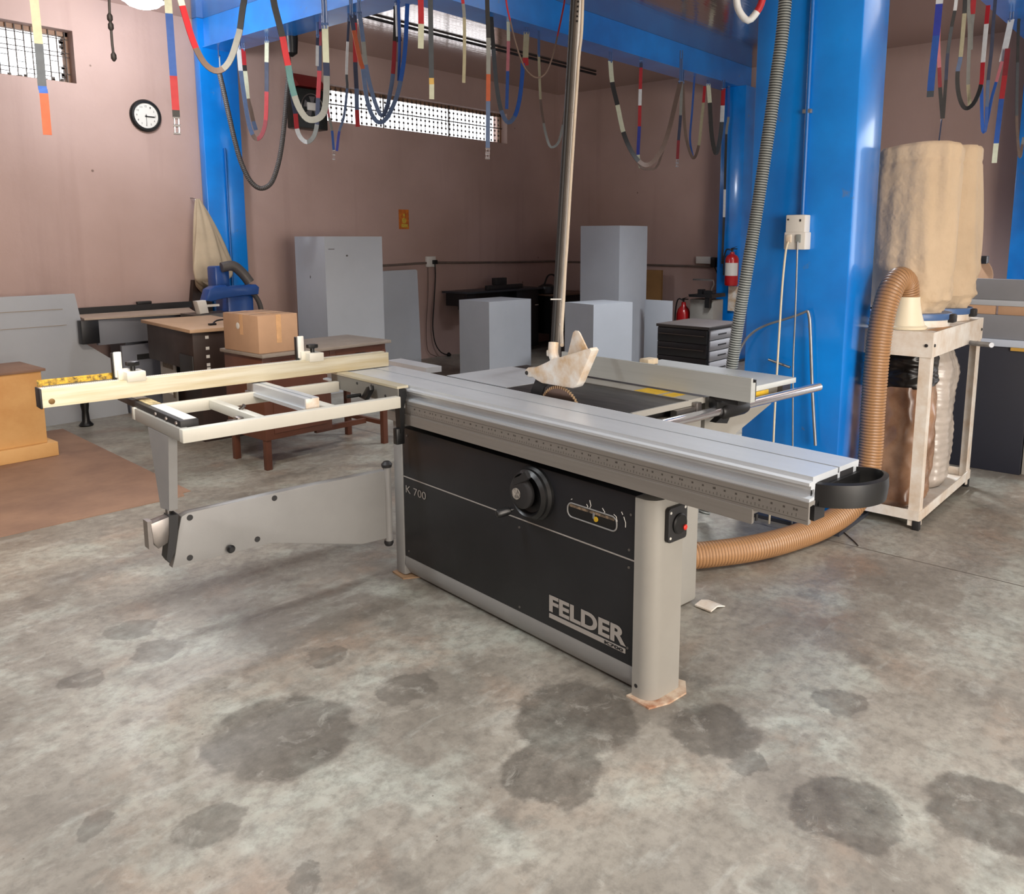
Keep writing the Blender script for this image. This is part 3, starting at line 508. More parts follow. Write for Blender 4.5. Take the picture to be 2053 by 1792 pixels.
# ================================================================ THE PANEL SAW  (frame MF: a across, b along the sliding table)
saw = thing('panel_saw', 'large grey and black sliding table saw with outrigger table and cream cross-cut fence', 'table saw', (2.3, 2.3, 0), MF)
def P(name, m, g, parent=saw): return g.build(name, m, parent)
g = G(MF); g.box(1.96, 2.08, 1.64, 2.965, .10, .687, bev=.004); front = P('front_panel', navy_paint, g)
g = G(MF); g.box(1.9585, 1.962, 1.642, 2.963, .466, .4705); P('trim_line', text_grey, g, front)
for (b, z) in [(1.66, .62), (2.20, .435), (2.935, .13), (2.2, .12), (1.665, .50), (1.665, .16), (1.665, .44), (2.93, .655)]:
    g = G(MF); g.cyl((1.961, b, z), (1.9575, b, z), .0045, 10); P('screw', mat('dull_screw', (110, 106, 102), .4, .6), g, front)
g = G(MF); g.prism([(1.962, .10), (2.06, .10), (2.06, .015), (1.985, .015), (1.958, .06)], 'y', 1.64, 2.965); P('kick_rail', grey_paint, g)
# front right leg with a rounded corner
def rounded(x0, x1, y0, y1, r, n=6, corners=(1, 0, 0, 0)):
    pts = []
    for (cx, cy, a0, on) in [(x0 + r, y0 + r, PI, corners[0]), (x1 - r, y0 + r, 1.5 * PI, corners[1]), (x1 - r, y1 - r, 0, corners[2]), (x0 + r, y1 - r, .5 * PI, corners[3])]:
        if on: pts += [(cx + r * math.cos(a0 + .5 * PI * i / n), cy + r * math.sin(a0 + .5 * PI * i / n)) for i in range(n + 1)]
        else:
            pts.append((x0 if cx < (x0 + x1) / 2 else x1, y0 if cy < (y0 + y1) / 2 else y1))
    return pts
g = G(MF); g.prism([(1.955 + .05 - .05 * math.sin(t_ * PI / 16), 1.562 + .05 - .05 * math.cos(t_ * PI / 16)) for t_ in range(8, -1, -1)] + [(2.105, 1.562), (2.105, 1.6395), (1.955, 1.6395)], 'z', 0.006, .684); leg1 = P('corner_post', light_paint, g)
g = G(MF); g.cyl((1.9545, 1.622, .045), (1.9585, 1.622, .045), .007, 12); P('post_screw', black_sat, g, leg1)
g = G(MF); g.box(1.955, 2.10, 2.966, 3.036, .006, .755, bev=.012); P('corner_post', grey_paint, g)
g = G(MF); g.box(2.08, 2.299, 1.93, 2.95, .05, .80); P('cabinet_body', grey_paint, g)
g = G(MF); g.box(2.30, 2.70, 1.925, 2.95, .012, .81, bev=.012); P('rear_body', light_paint, g)
g = G(MF); g.box(2.06, 2.25, 1.58, 3.0, .69, .76); P('table_carrier', black_sat, g)
# lettering
put_text('brand_lettering', 'FELDER', text_grey, front, MF, (1.9585, 2.037, .162), (0, -1, 0), (0, 0, 1), .366, .062, offset=.034, extrude=.001)
g = G(MF); g.box(1.9575, 1.961, 1.674, 2.037, .137, .153); P('lettering_bar', text_grey, g, front)
put_text('model_lettering', 'K700', navy_paint, front, MF, (1.9570, 1.765, .1395), (0, -1, 0), (0, 0, 1), .084, .0115, offset=.03, extrude=.0008)
put_text('model_lettering', 'K 700', text_grey, front, MF, (1.9585, 2.944, .398), (0, -1, 0), (0, 0, 1), .148, .033, offset=-.012, extrude=.001)
# hand wheel
c = (1.96, 2.115, .588)
g = G(MF); g.lathe([(.100, 0), (.100, .012), (.092, .022), (.092, .034), (.080, .046), (.074, .040), (.066, .028), (.05, .024)], c, (-1, 0, 0), 40); wheel = P('hand_wheel', black_pl, g)
cc = (1.925, 2.137, .592)
g = G(MF); g.lathe([(.058, 0), (.058, .016), (.050, .022), (.044, .024), (.02, .026)], cc, (-1, 0, 0), 32); g.prism([(2.16, .62), (2.10, .648), (2.085, .66), (2.105, .682), (2.13, .66), (2.17, .64)], 'x', 1.899, 1.915); P('wheel_hub', black_sat, g, wheel)
g = G(MF); g.lathe([(.021, 0), (.021, .004)], (1.9005, 2.148, .590), (-1, 0, 0), 24); P('hub_badge', mat('badge_print', (176, 168, 158), .5, var=.75, vscale=90, dark=(40, 38, 36)), g, wheel)
g = G(MF); g.cyl((1.925, 2.195, .515), (1.90, 2.205, .510), .008, 12); g.lathe([(.008, 0), (.016, .006), (.017, .045), (.013, .056), (.004, .060)], (1.915, 2.20, .512), (-1, .25, -.12), 18); P('crank_handle', black_pl, g, wheel)
# angle scale window
g = G(MF)
def stadium(b0, b1, z0, z1, r, n=6):
    pts = []
    for (cb, cz, a0) in [(b0 - r, z0 + r, 1.5 * PI), (b0 - r, z1 - r, 0), (b1 + r, z1 - r, .5 * PI), (b1 + r, z0 + r, PI)]:
        pts += [(cb + r * math.cos(a0 + .5 * PI * i / n), cz + r * math.sin(a0 + .5 * PI * i / n)) for i in range(n + 1)]
    return pts
st = stadium(1.943, 1.722, .548, .592, .018)
g.prism(st, 'x', 1.9592, 1.962); sl = P('slot_dark_inlay', mat('slot_black', (5, 5, 6), .6), g, front)  # black inlay painted as the slot's dark recess; the panel is uncut
g = G(MF); loop = [(1.958, p[0], p[1]) for p in stadium(1.946, 1.719, .545, .595, .021)]; loop.append(loop[0]); loop.append(loop[1])
g.tube(loop, .0026, 6); P('slot_rim', grey_paint, g, front)
g = G(MF); g.box(1.9582, 1.9600, 1.730, 1.937, .581, .590); P('angle_scale', mat('scale_strip', (150, 128, 104), .5, var=.5, vscale=60, dark=(40, 34, 30)), g, front)
g = G(MF); g.box(1.955, 1.9595, 1.818, 1.826, .565, .586, bev=.002); g.mi = 1; g.cyl((1.956, 1.812, .566), (1.959, 1.812, .566), .009, 16); g.build('scale_pointer', [galv, yellow_lbl], front)
for pts in ([(1.93, .607), (1.925, .610)], [(1.856, .608), (1.850, .600), (1.858, .594)], [(1.842, .625), (1.836, .608), (1.842, .596)], [(1.784, .612), (1.772, .600), (1.784, .594)], [(1.70, .620), (1.694, .612)], [(1.690, .606), (1.682, .588), (1.682, .572)], [(1.733, .603), (1.722, .598), (1.718, .582)]):
    g = G(MF); g.tube([(1.9585, p[0], p[1]) for p in pts], .0012, 5); P('scale_mark', white_pl, g, front)
# switch
g = G(MF); g.prism(rounded(2.008, 2.104, .540, .655, .012, corners=(1, 1, 1, 1)), 'y', 1.545, 1.562, bev=.003); sw = P('switch_panel', black_sat, g)
g = G(MF); g.lathe([(.034, 0), (.034, .006), (.030, .010)], (2.060, 1.545, .597), (0, -1, 0), 28); P('switch_dial', black_pl, g, sw)
g = G(MF); g.lathe([(.009, 0), (.009, .004), (.006, .006)], (2.078, 1.535, .583), (0, -1, 0), 18); P('stop_button', red_pl, g, sw)
for (a, z) in [(2.018, .640), (2.092, .645), (2.018, .556)]:
    g = G(MF); g.lathe([(.005, 0), (.004, .002)], (a, 1.5455, z), (0, -1, 0), 10); P('screw', white_pl, g, sw)
# sliding table: hollow extrusion with two T-slots, seen from its open end
b0, b1 = 1.04, 3.62
prof = [(1.958, .880), (2.092, .880), (2.092, .864), (2.1005, .864), (2.1005, .880), (2.213, .880), (2.213, .872), (2.209, .850), (2.19, .850), (2.19, .800), (1.972, .800), (1.972, .815), (1.944, .815), (1.944, .822), (1.968, .824), (1.968, .845), (1.950, .846), (1.950, .856), (1.940, .858), (1.940, .866), (1.958, .868)]
g = G(MF); g.prism(prof, 'y', b0, b1); slide = P('sliding_table', alu, g)
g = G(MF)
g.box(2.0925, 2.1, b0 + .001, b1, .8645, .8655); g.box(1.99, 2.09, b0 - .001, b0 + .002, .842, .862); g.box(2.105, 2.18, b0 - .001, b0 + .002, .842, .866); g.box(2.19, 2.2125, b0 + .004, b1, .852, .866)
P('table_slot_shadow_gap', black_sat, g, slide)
g = G(MF); g.prism([(1.936, .815), (1.968, .815), (1.968, .806), (1.943, .803), (1.943, .770), (1.950, .764), (1.950, .756), (1.936, .754)], 'y', b0 - .004, 2.90); rail = P('scale_rail', alu_side, g)
# printed ruler on the rail
g = G(MF); k = 0; b = b0 + .03
while b < 2.86:
    g.box(1.9354, 1.9362, b, b + .0012, .770, .776 + (.003 if k % 5 == 0 else 0))
    if k % 3 == 0:
        g.box(1.9354, 1.9362, b - .003, b + .003, .786, .7915)
    if k % 10 == 0: g.box(1.9354, 1.9362, b + .006, b + .010, .786, .7925)
    b += .0125; k += 1
P('ruler_marks', text_dark, g, rail)
g = G(MF); g.box(1.9352, 1.9362, b0, 2.90, .7995, .8003); g.box(1.9352, 1.9362, b0, 2.90, .7648, .7654); P('ruler_lines', text_dark, g, rail)
g = G(MF); g.prism([(1.930, .758), (1.985, .758), (1.985, .744), (1.940, .744), (1.940, .718), (1.930, .716)], 'y', 1.20, 3.03); P('guide_rail', alu_side, g)
g = G(MF); g.box(1.945, 1.955, 1.196, 1.20, .722, .742); P('end_cap', black_sat, g)
g = G(MF); g.box(1.975, 2.03, b0 + .0, b0 + .03, .755, .7995); P('end_cap', black_sat, g)
# moulded push handle
g = G(MF); pth = spline([(1.975, 1.052, .832), (1.995, 1.005, .832), (2.05, .955, .832), (2.13, .935, .832), (2.20, .955, .832), (2.225, .995, .832), (2.205, 1.045, .832)], .012)
n = len(pth); prev = None
for i, p in enumerate(pth):
    t = (pth[min(i + 1, n - 1)] - pth[max(i - 1, 0)]).normalized(); nn = Vector((t.y, -t.x, 0)); h = .048
    z0 = .842 - h * .95; z1 = .862
    q = [p + nn * .007 + Vector((0, 0, z1 - p.z - .003)), p + nn * .009 + Vector((0, 0, -.0)), p + nn * .005 + Vector((0, 0, z0 - p.z)), p - nn * .005 + Vector((0, 0, z0 - p.z)), p - nn * .009, p - nn * .007 + Vector((0, 0, z1 - p.z))]
    R = [g.bm.verts.new(v) for v in q]
    if prev:
        for k in range(6): g._f([prev[k], prev[(k + 1) % 6], R[(k + 1) % 6], R[k]], True)
    else: g._f(R)
    prev = R
g._f(prev[::-1]); g.box(1.975, 2.20, 1.028, 1.039, .800, .850)
P('push_handle', black_pl, g, slide)
# cast-iron table
g = G(MF); g.box(2.262, 2.76, 1.93, 3.04, .845, .868); tbl = P('saw_table', cast_iron, g)
g = G(MF); g.box(2.262, 2.76, 1.920, 1.9295, .846, .8685); g.box(2.60, 2.695, 1.92, 2.70, .8685, .871); P('table_edge_strip', light_paint, g, tbl)
g = G(MF); g.box(2.262, 2.66, 2.62, 3.042, .8683, .8705); P('polished_table_part', alu, g, tbl)
g = G(MF); g.box(2.244, 2.258, 1.93, 2.62, .862, .8675); P('blade_slot', black_sat, g, tbl)
g = G(MF); g.box(2.60, 2.69, 2.08, 2.20, .8712, .8718); g.box(2.604, 2.686, 2.00, 2.06, .8712, .8716); P('warning_label', yellow_lbl, g, tbl)
g = G(MF); g.box(2.33, 2.72, 1.97, 2.9, .78, .845); P('table_ribs', black_sat, g, tbl)
g = G(MF); g.box(2.62, 2.655, 1.895, 1.925, .82, .86, bev=.004); g.box(2.50, 2.62, 1.90, 1.93, .80, .845); P('rail_bracket', steel, g)
g = G(MF); g.box(2.762, 3.40, 1.915, 2.69, .846, .870, bev=.002); ext = P('extension_table', mat('pale_table_laminate', (196, 200, 198), .35, var=.06), g)
g = G(MF); g.box(3.02, 3.16, 1.908, 1.915, .826, .846, bev=.002); P('yellow_tag', yellow_lbl, g, ext)
g = G(MF); g.box(3.31, 3.38, 1.93, 1.97, .80, .846); g.box(2.98, 3.05, 2.60, 2.63, .870, .874); P('mount_block', steel, g, ext)
g = G(MF); g.prism([(2.76, .845), (3.34, .845), (3.26, .76), (2.98, .665), (2.76, .60)], 'y', 1.955, 1.985); P('support_bracket', light_paint, g)
# rip fence
g = G(MF); g.prism([(2.690, .974), (2.702, .974), (2.702, .955), (2.720, .955), (2.720, .880), (2.690, .880)], 'y', 1.70, 2.72); rip = P('rip_fence', mat('rip_fence_anodised', (178, 180, 176), .4, .15, var=.08, vscale=2, stretch=(30, 1, 30)), g)
g = G(MF); g.box(2.7025, 2.710, 1.72, 2.18, .957, .973); g.box(2.72, 2.726, 1.70, 1.73, .885, .965); P('fence_insert', black_sat, g, rip)
g = G(MF); g.cyl((2.24, 1.875, .815), (3.535, 1.875, .815), .0195, 28); bar = P('guide_bar', chrome, g)
g = G(MF); g.lathe([(.028, 0), (.034, .01), (.034, .16), (.030, .18)], (2.74, 1.875, .812), (1, 0, 0), 24); g.box(2.70, 2.93, 1.855, 1.90, .828, .878, bev=.008); g.box(2.70, 2.76, 1.76, 1.87, .858, .879, bev=.004); g.prism([(2.70, .775), (2.78, .76), (2.80, .785), (2.76, .80)], 'y', 1.86, 1.89)
P('fence_clamp', black_pl, g)
# blade, riving knife, guard
g = G(MF); cb, cz, r = 2.285, .809, .113; n = 60; pts = []
for i in range(n):
    a = 2 * PI * i / n; pts += [(cb + (r - .006) * math.cos(a), cz + (r - .006) * math.sin(a)), (cb + r * math.cos(a + .012), cz + r * math.sin(a + .012)), (cb + r * math.cos(a + .045), cz + r * math.sin(a + .045))]
g.prism(pts, 'x', 2.2495, 2.2525); P('saw_blade', mat('blade_steel', (150, 128, 118), .28, .9), g)
g = G(MF); teeth = []
for i in range(14, 36):
    a = 2 * PI * i / 96 + .2; p = (2.251, cb + r * math.cos(a), cz + r * math.sin(a)); 
for i in range(n):
    a = 2 * PI * i / n + .03; y, z = cb + r * math.cos(a), cz + r * math.sin(a)
    if z > .870: g.box(2.2460, 2.2545, y - .0022, y + .0022, z - .010, z + .001)
P('blade_teeth', mat('carbide', (222, 190, 150), .3, .6), g)
g = G(MF); g.prism([(2.452, .862), (2.448, .885), (2.425, .925), (2.412, .952), (2.37, .955), (2.325, .935), (2.345, .925), (2.372, .905), (2.385, .875), (2.386, .862)], 'x', 2.247, 2.254); P('riving_knife', black_sat, g)
gp = [(2.470, .966), (2.468, .948), (2.448, .938), (2.425, .942), (2.40, .932), (2.37, .924), (2.20, .926), (2.180, .934), (2.168, .950), (2.098, 1.082), (2.108, 1.092), (2.27, 1.040), (2.31, 1.030), (2.345, 1.012), (2.415, .982), (2.455, .978)]
g = G(MF); g.prism(gp, 'x', 2.232, 2.276, bev=.006); guard = P('blade_guard', ivory, g)
g = G(MF); g.prism([(2.285, 1.02), (2.248, 1.135), (2.238, 1.143), (2.222, 1.143), (2.212, 1.135), (2.155, 1.055), (2.20, 1.0)], 'x', 2.284, 2.292, bev=.002); P('side_flap', ivory, g, guard)
g = G(MF); g.tube(spline([(2.254, 2.30, 1.00), (2.254, 2.325, 1.045), (2.262, 2.332, 1.09)], .01), .020, 16, radii=None); g.box(2.240, 2.268, 2.335, 2.352, 1.035, 1.060, bev=.004); P('extraction_nozzle', ivory, g, guard)
g = G(MF); g.lathe([(.009, 0), (.008, .003)], (2.2325, 2.458, .956), (-1, 0, 0), 12); g.lathe([(.007, 0), (.007, .004)], (2.283, 2.212, 1.035), (-1, 0, 0), 12); P('guard_screws', black_sat, g, guard)
g = G(MF); g.lathe([(.024, 0), (.026, .02), (.012, .03)], (2.70, 2.80, .872), (0, 0, 1), 16); P('clamp_knob', black_pl, g)
# ---- outrigger
g = G(MF); g.box(1.895, 1.950, 2.895, 3.45, .872, .882); att = P('outrigger_mount', alu_fence, g)
g = G(MF); g.box(1.897, 1.903, 2.895, 3.45, .805, .8718); P('mount_plate', mat('mount_grey', (132, 130, 124), .45, .3), g, att)
g = G(MF); g.prism([(1.904, .870), (1.935, .870), (1.940, .84), (1.925, .79), (1.925, .70), (1.905, .68), (1.900, .80)], 'y', 2.892, 2.925); g.box(1.89, 1.93, 2.90, 2.93, .63, .70, bev=.004); P('latch', black_pl, g, att)
for (b, z) in [(3.22, .855), (3.10, .860), (2.99, .830)]:
    g = G(MF); g.lathe([(.006, 0), (.005, .003)], (1.897, b, z), (-1, 0, 0), 10); P('mount_screw', black_sat, g, att)
g = G(MF); g.prism([(3.17, .808), (3.13, .812), (3.085, .86), (3.06, .868), (3.055, .85), (3.08, .82), (3.10, .80)], 'x', 1.86, 1.885, bev=.004); g.cyl((1.80, 3.15, .815), (1.87, 3.15, .815), .008, 12); P('clamp_lever', black_pl, g, att)
fr_m = mat('frame_paint', (205, 202, 190), .45, var=.06, vscale=4)
g = G(MF); g.box(1.000, 1.895, 2.870, 2.905, .795, .843, bev=.003); fb = P('outrigger_beam', fr_m, g)
g = G(MF); g.box(1.000, 1.895, 3.375, 3.410, .795, .843, bev=.003); P('outrigger_beam', fr_m, g)
g = G(MF); g.box(1.000, 1.032, 2.906, 3.374, .795, .843, bev=.003); P('outrigger_beam', mat('frame_paint_grey', (146, 143, 136), .45), g)
g = G(MF); g.box(1.290, 1.325, 2.906, 3.374, .800, .838, bev=.003); cr_ = P('cross_strut', fr_m, g)
g = G(MF); g.cyl((1.24, 3.07, .80), (1.29, 3.07, .80), .010, 12); g.box(1.262, 1.288, 3.03, 3.07, .785, .822, bev=.004); g.cyl((1.305, 3.10, .838), (1.315, 3.085, .855), .008, 10); P('strut_clamp', steel, g, cr_)
g = G(MF); g.box(1.010, 1.075, 2.915, 3.62, .840, .866, bev=.003); pr = P('angle_scale_block', black_sat, g)
g = G(MF); g.box(1.028, 1.072, 2.93, 3.27, .8661, .8675); g.mi = 1; g.box(1.028, 1.072, 3.28, 3.60, .8661, .8675); g.build('scale_plate', [white_pl, mat('worn_scale_print', (202, 184, 140), .5, var=.6, vscale=40, dark=(90, 76, 50))], pr)
for b in (3.16, 3.05, 2.95):
    g = G(MF); g.lathe([(.008, 0), (.007, .005)], (1.010, b, .853), (-1, 0, 0), 12); P('bolt', steel, g, pr)
g = G(MF); g.prism([(1.482, .828), (1.482, .842), (1.492, .842), (1.492, .8785), (1.516, .8785), (1.516, .870), (1.524, .870), (1.524, .8785), (1.552, .8785), (1.552, .826), (1.492, .826)], 'y', 2.93, 3.46); tp = P('fence_support_profile', alu, g)
g = G(MF); g.box(1.494, 1.551, 2.925, 2.9295, .826, .877, bev=.001); P('profile_end_cap', ivory, g, tp)
g = G(MF); g.box(1.56, 1.62, 2.906, 3.374, .812, .838, bev=.002); P('cross_strut', fr_m, g)
# cross-cut fence
g = G(MF); g.prism([(3.396, .884), (3.396, .950), (3.412, .950), (3.414, .944), (3.430, .944), (3.432, .951), (3.462, .951), (3.462, .884)], 'x', .695, 2.178); fence = P('crosscut_fence', alu_fence, g)
g = G(MF); g.box(.697, 2.12, 3.436, 3.446, .9512, .9524); P('fence_ruler', alu, g, fence)
g = G(MF); a = .70
while a < 2.11: g.box(a, a + .0018, 3.4365, 3.4445, .9524, .9528); a += .0075
P('ruler_ticks', text_dark, g, fence)
g = G(MF); g.box(.688, .695, 3.394, 3.464, .880, .955, bev=.002); P('fence_end_cap', black_sat, g, fence)
g = G(MF); g.box(.70, .96, 3.480, 3.4815, .952, .976); P('yellow_rule', mat('ruler_tape', (214, 172, 40), .5, var=.75, vscale=70, dark=(30, 26, 10)), g, fence)
g = G(MF); g.lathe([(.004, 0), (.011, .002), (.008, .004)], (.725, 3.3962, .905), (0, -1, 0), 10); P('stain_patch', mat('brown_stain', (120, 92, 50), .7), g, fence)
for (a0, al) in ((.988, 'left'), (1.760, 'right')):
    g = G(MF); g.box(a0, a0 + .070, 3.390, 3.470, .945, .983, bev=.002); g.box(a0 - .02, a0 + .03, 3.43, 3.475, .95, .990, bev=.003); stp = P('flip_stop', fr_m, g)
    g = G(MF); x = a0 - .028; g.box(x, x + .028, 3.44, 3.452, .960, 1.060, bev=.003); P('stop_flap', white_pl, g, stp)
    g = G(MF); g.box(x - .004, x + .004, 3.452, 3.474, .940, 1.056, bev=.003); g.box(x, x + .02, 3.455, 3.478, .93, .99, bev=.003); P('flap_back', black_pl, g, stp)
    g = G(MF); kx = a0 + .034; g.cyl((kx, 3.43, .983), (kx, 3.43, 1.004), .010, 14)
    pts = [(kx + (.026 if i % 2 else .021) * math.cos(2 * PI * i / 12), 3.43 + (.026 if i % 2 else .021) * math.sin(2 * PI * i / 12)) for i in range(12)]
    g.prism(pts, 'z', 1.003, 1.020, bev=.003); P('star_knob', black_pl, g, stp)
# swing arm, post
arm = [(0, .165), (-.128, .170), (-.541, .283), (-.93, .288), (-.918, .33), (-.900, .42), (-.885, .475), (-.86, .485), (-.42, .487), (0, .479)]
g = G(MF); g.prism([(1.925 + x, z) for x, z in arm], 'y', 3.055, 3.095, bev=.003); am = P('swing_arm', grey_paint, g)
for (x, z) in [(-.855, .465), (-.865, .31), (-.52, .467), (-.60, .315)]:
    g = G(MF); g.lathe([(.0115, 0), (.0115, .002)], (1.925 + x, 3.0555, z), (0, -1, 0), 16); P('rivet', black_sat, g, am)
g = G(MF); g.lathe([(.004, 0), (.008, .004), (.015, .012), (.016, .022), (.010, .030)], (1.925 - .715, 3.055, .310), (0, -1, 0), 16); P('lock_knob', black_pl, g, am)
g = G(MF); g.cyl((1.938, 3.06, .150), (1.938, 3.06, .500), .0175, 18); g.mi = 1; g.lathe([(.022, 0), (.025, .014), (.014, .026)], (1.938, 3.062, .492), (0, 0, 1), 14); g.lathe([(.016, 0), (.022, .012), (.020, .024)], (1.938, 3.062, .128), (0, 0, 1), 14); g.build('hinge_pin', [grey_paint, black_sat], am)
g = G(MF); g.prism([(3.014, .7945), (3.231, .7945), (3.154, .495), (3.062, .505)], 'x', 1.0, 1.031); post = P('support_post', grey_paint, g)
g = G(MF); g.cyl((1.003, 3.085, .47), (1.003, 3.085, .505), .009, 14); P('post_rod', steel, g, post)
g = G(MF); g.prism([(.930, .475), (1.010, .490), (1.002, .43), (.985, .39), (.950, .375), (.934, .40)], 'y', 3.05, 3.10, bev=.003); g.box(.918, .934, 3.052, 3.098, .38, .485); P('post_shoe', steel, g, am)
g = G(MF); g.prism([(.994, .49), (1.028, .49), (1.020, .42), (1.005, .35), (.985, .31), (.975, .33), (.99, .42)], 'y', 3.048, 3.102); P('arm_end', black_sat, g, am)
# plywood shims under the saw's feet
def shim(label, pts, z1, m, frame=MF):
    g = G(frame); g.prism(pts, 'z', 0.0, z1); tag(g.build('wood_shim', m), label, 'shim')
shim('pale laminated wood shim under the front right post of the saw', [(1.935, 1.55), (2.01, 1.525), (2.10, 1.525), (2.155, 1.57), (2.14, 1.63), (1.94, 1.65)], .006, mat('shim_wood', (204, 186, 164), .6, var=.35, vscale=14, dark=(150, 96, 62)))
shim('thin brown shim under the left post of the saw', [(1.935, 2.95), (2.03, 2.90), (2.09, 2.94), (2.08, 3.05), (1.945, 3.05)], .006, mat('shim_brown', (160, 128, 96), .6, var=.3, vscale=10))
g = G(MF); pts = [(2.655, .012), (2.70, .020), (2.75, .004), (2.756, .0), (2.75, .0), (2.70, .014), (2.655, .006)]
g.prism(pts, 'y', 1.82, 1.90); tag(g.build('metal_shim', white_paint), 'bent white metal foot plate behind the saw near the tan hose', 'foot plate')
# ================================================================ DUST COLLECTOR
dc = thing('dust_collector', 'white framed dust collector with two tan filter bags and brown waste bag', 'dust collector', (4.9, 1.36, 0))
def D(name, m, g, parent=dc): return g.build(name, m, parent)
g = G()
def lleg(x, y, sx, sy):
    g = G(); g.prism([(x, y), (x + sx * .055, y), (x + sx * .055, y + sy * .008), (x + sx * .008, y + sy * .008), (x + sx * .008, y + sy * .055), (x, y + sy * .055)], 'z', .02, 1.03)
    return D('leg', white_paint, g)
for (x, y, sx, sy) in ((4.40, 1.14, 1, 1), (5.43, 1.14, -1, 1), (4.40, 1.66, 1, -1), (5.43, 1.66, -1, -1)):
    lg = lleg(x, y, sx, sy)
    g = G(); g.box(x - .005 if sx > 0 else x - .03, x + .03 if sx > 0 else x + .005, y - .004 if sy > 0 else y - .03, y + .03 if sy > 0 else y + .004, 0, .05, bev=.003); D('foot', black_sat, g, lg)
g = G(); g.box(4.4085, 5.4215, 1.1485, 1.6515, 1.024, 1.031); top = D('top_deck', white_paint, g)
for R_ in ((4.395, 5.435, 1.1345, 1.1395), (4.395, 5.435, 1.6605, 1.6655), (4.3945, 4.3995, 1.1395, 1.6605), (5.4305, 5.4355, 1.1395, 1.6605)):
    g = G(); g.box(*R_, .905, 1.032); D('apron', white_paint, g)
for (x, y) in [(4.425, 1.134), (5.40, 1.134)]:
    g = G(); g.lathe([(.009, 0), (.007, .005)], (x, y, .965), (0, -1, 0), 12); D('bolt', black_sat, g, top)
g = G(); g.lathe([(.009, 0), (.007, .005)], (4.394, 1.165, .965), (-1, 0, 0), 12); D('bolt', black_sat, g, top)
g = G(); g.box(4.4085, 5.4215, 1.1485, 1.6515, .048, .056); tray = D('bottom_tray', white_paint, g)
for R_ in ((4.4, 5.43, 1.1345, 1.1395), (4.4, 5.43, 1.6605, 1.6655), (4.3945, 4.3995, 1.1395, 1.6605), (5.4305, 5.4355, 1.1395, 1.6605)):
    g = G(); g.box(*R_, .052, .105); D('tray_edge', white_paint, g, tray)
g = G(); g.prism([(4.50, 1.142), (4.78, 1.142), (4.72, 1.17), (4.52, 1.20)], 'z', 1.0322, 1.0335); D('worn_patch', mat('worn_paint_patch', (196, 146, 96), .6, var=.4, vscale=20), g, top)
g = G(); g.cyl((5.25, 1.22, .90), (4.98, .99, .925), .014, 14); D('shaker_handle', galv, g)
# inlet cone and ring collars
g = G(); g.lathe([(.105, 0), (.108, .012), (.095, .02), (.078, .075), (.066, .14), (.064, .165)], (4.52, 1.31, 1.033), (0, 0, 1), 30); D('inlet_cone', mat('cream_plastic', (226, 216, 190), .45), g)
for (x, y, r) in ((4.76, 1.36, .205), (5.20, 1.36, .205)):
    g = G(); g.lathe([(r * .98, 0), (r, .03), (r, .038), (r * .86, .042), (.02, .043)], (x, y, 1.033), (0, 0, 1), 40); cl = D('collar', white_paint, g)
    g = G(); g.lathe([(r + .004, 0), (r + .006, .004), (r + .006, .030), (r + .004, .034), (r * .8, .035)], (x, y, 1.070), (0, 0, 1), 40); D('clamp_band', mat('blue_band', (74, 104, 150), .4), g, cl)
    g = G(); g.box(x - .03, x + .03, y - r - .03, y - r + .01, 1.055, 1.10, bev=.008); D('band_latch', black_sat, g, cl)
def bag(cx, cy, r, z0, z1, seed, name, m, lean=(0, 0), bulge=0.06, folds=7, hem=True, top_slope=0.0):
    g = G(); nu, nv = 96, 90; rr = random.Random(seed); ph = [rr.uniform(0, 6.28) for _ in range(6)]
    def fn(u, v):
        a = 2 * PI * u; z = z0 + (z1 - z0 + top_slope * math.cos(a - .7)) * v
        e = 1.0
        if v < .10: e = .80 + 2.2 * v - 2 * v * v if v < .08 else 1.0 - (.10 - v) * .3
        if v > .985: e = 1 - (v - .985) * 4
        wr = math.sin(folds * a + ph[0] + v * 2) * .028 * (1 - .5 * v) + math.sin(3 * a + ph[1] - v * 3) * .035 + math.sin(11 * a + ph[2] + v * 5) * .010
        low = max(0, .38 - v) / .38
        wr += low * (.14 * noise.noise(Vector((math.cos(a) * 2.6, math.sin(a) * 2.6, v * 12 + seed))) + .06 * noise.noise(Vector((math.cos(a) * 6, math.sin(a) * 6, v * 26 + seed))))
        wr += .06 * noise.noise(Vector((math.cos(a) * 1.5, math.sin(a) * 1.5, v * 2.4 + seed * 3))) + .06 * noise.noise(Vector((math.cos(a) * 3.5, math.sin(a) * 3.5, v * 1.6 + seed)))
        if hem and abs(v - .90) < .012: wr -= .018
        R = r * (e + wr + bulge * math.sin(PI * min(1, v * 1.1)))
        return (cx + lean[0] * v + R * math.cos(a), cy + lean[1] * v + R * math.sin(a), z)
    V = g.grid(fn, nu, nv, True)
    g._f([V[i][nv - 1] for i in range(nu)], True); g._f([V[i][0] for i in range(nu)][::-1], True)
    return D(name, m, g)
bag(4.76, 1.36, .205, 1.095, 1.955, 3, 'filter_bag', canvas, lean=(-.01, .0), bulge=.06, top_slope=-.03)
bag(5.20, 1.36, .205, 1.095, 2.01, 8, 'filter_bag', canvas, lean=(-.01, -.0), bulge=.06, top_slope=.01)
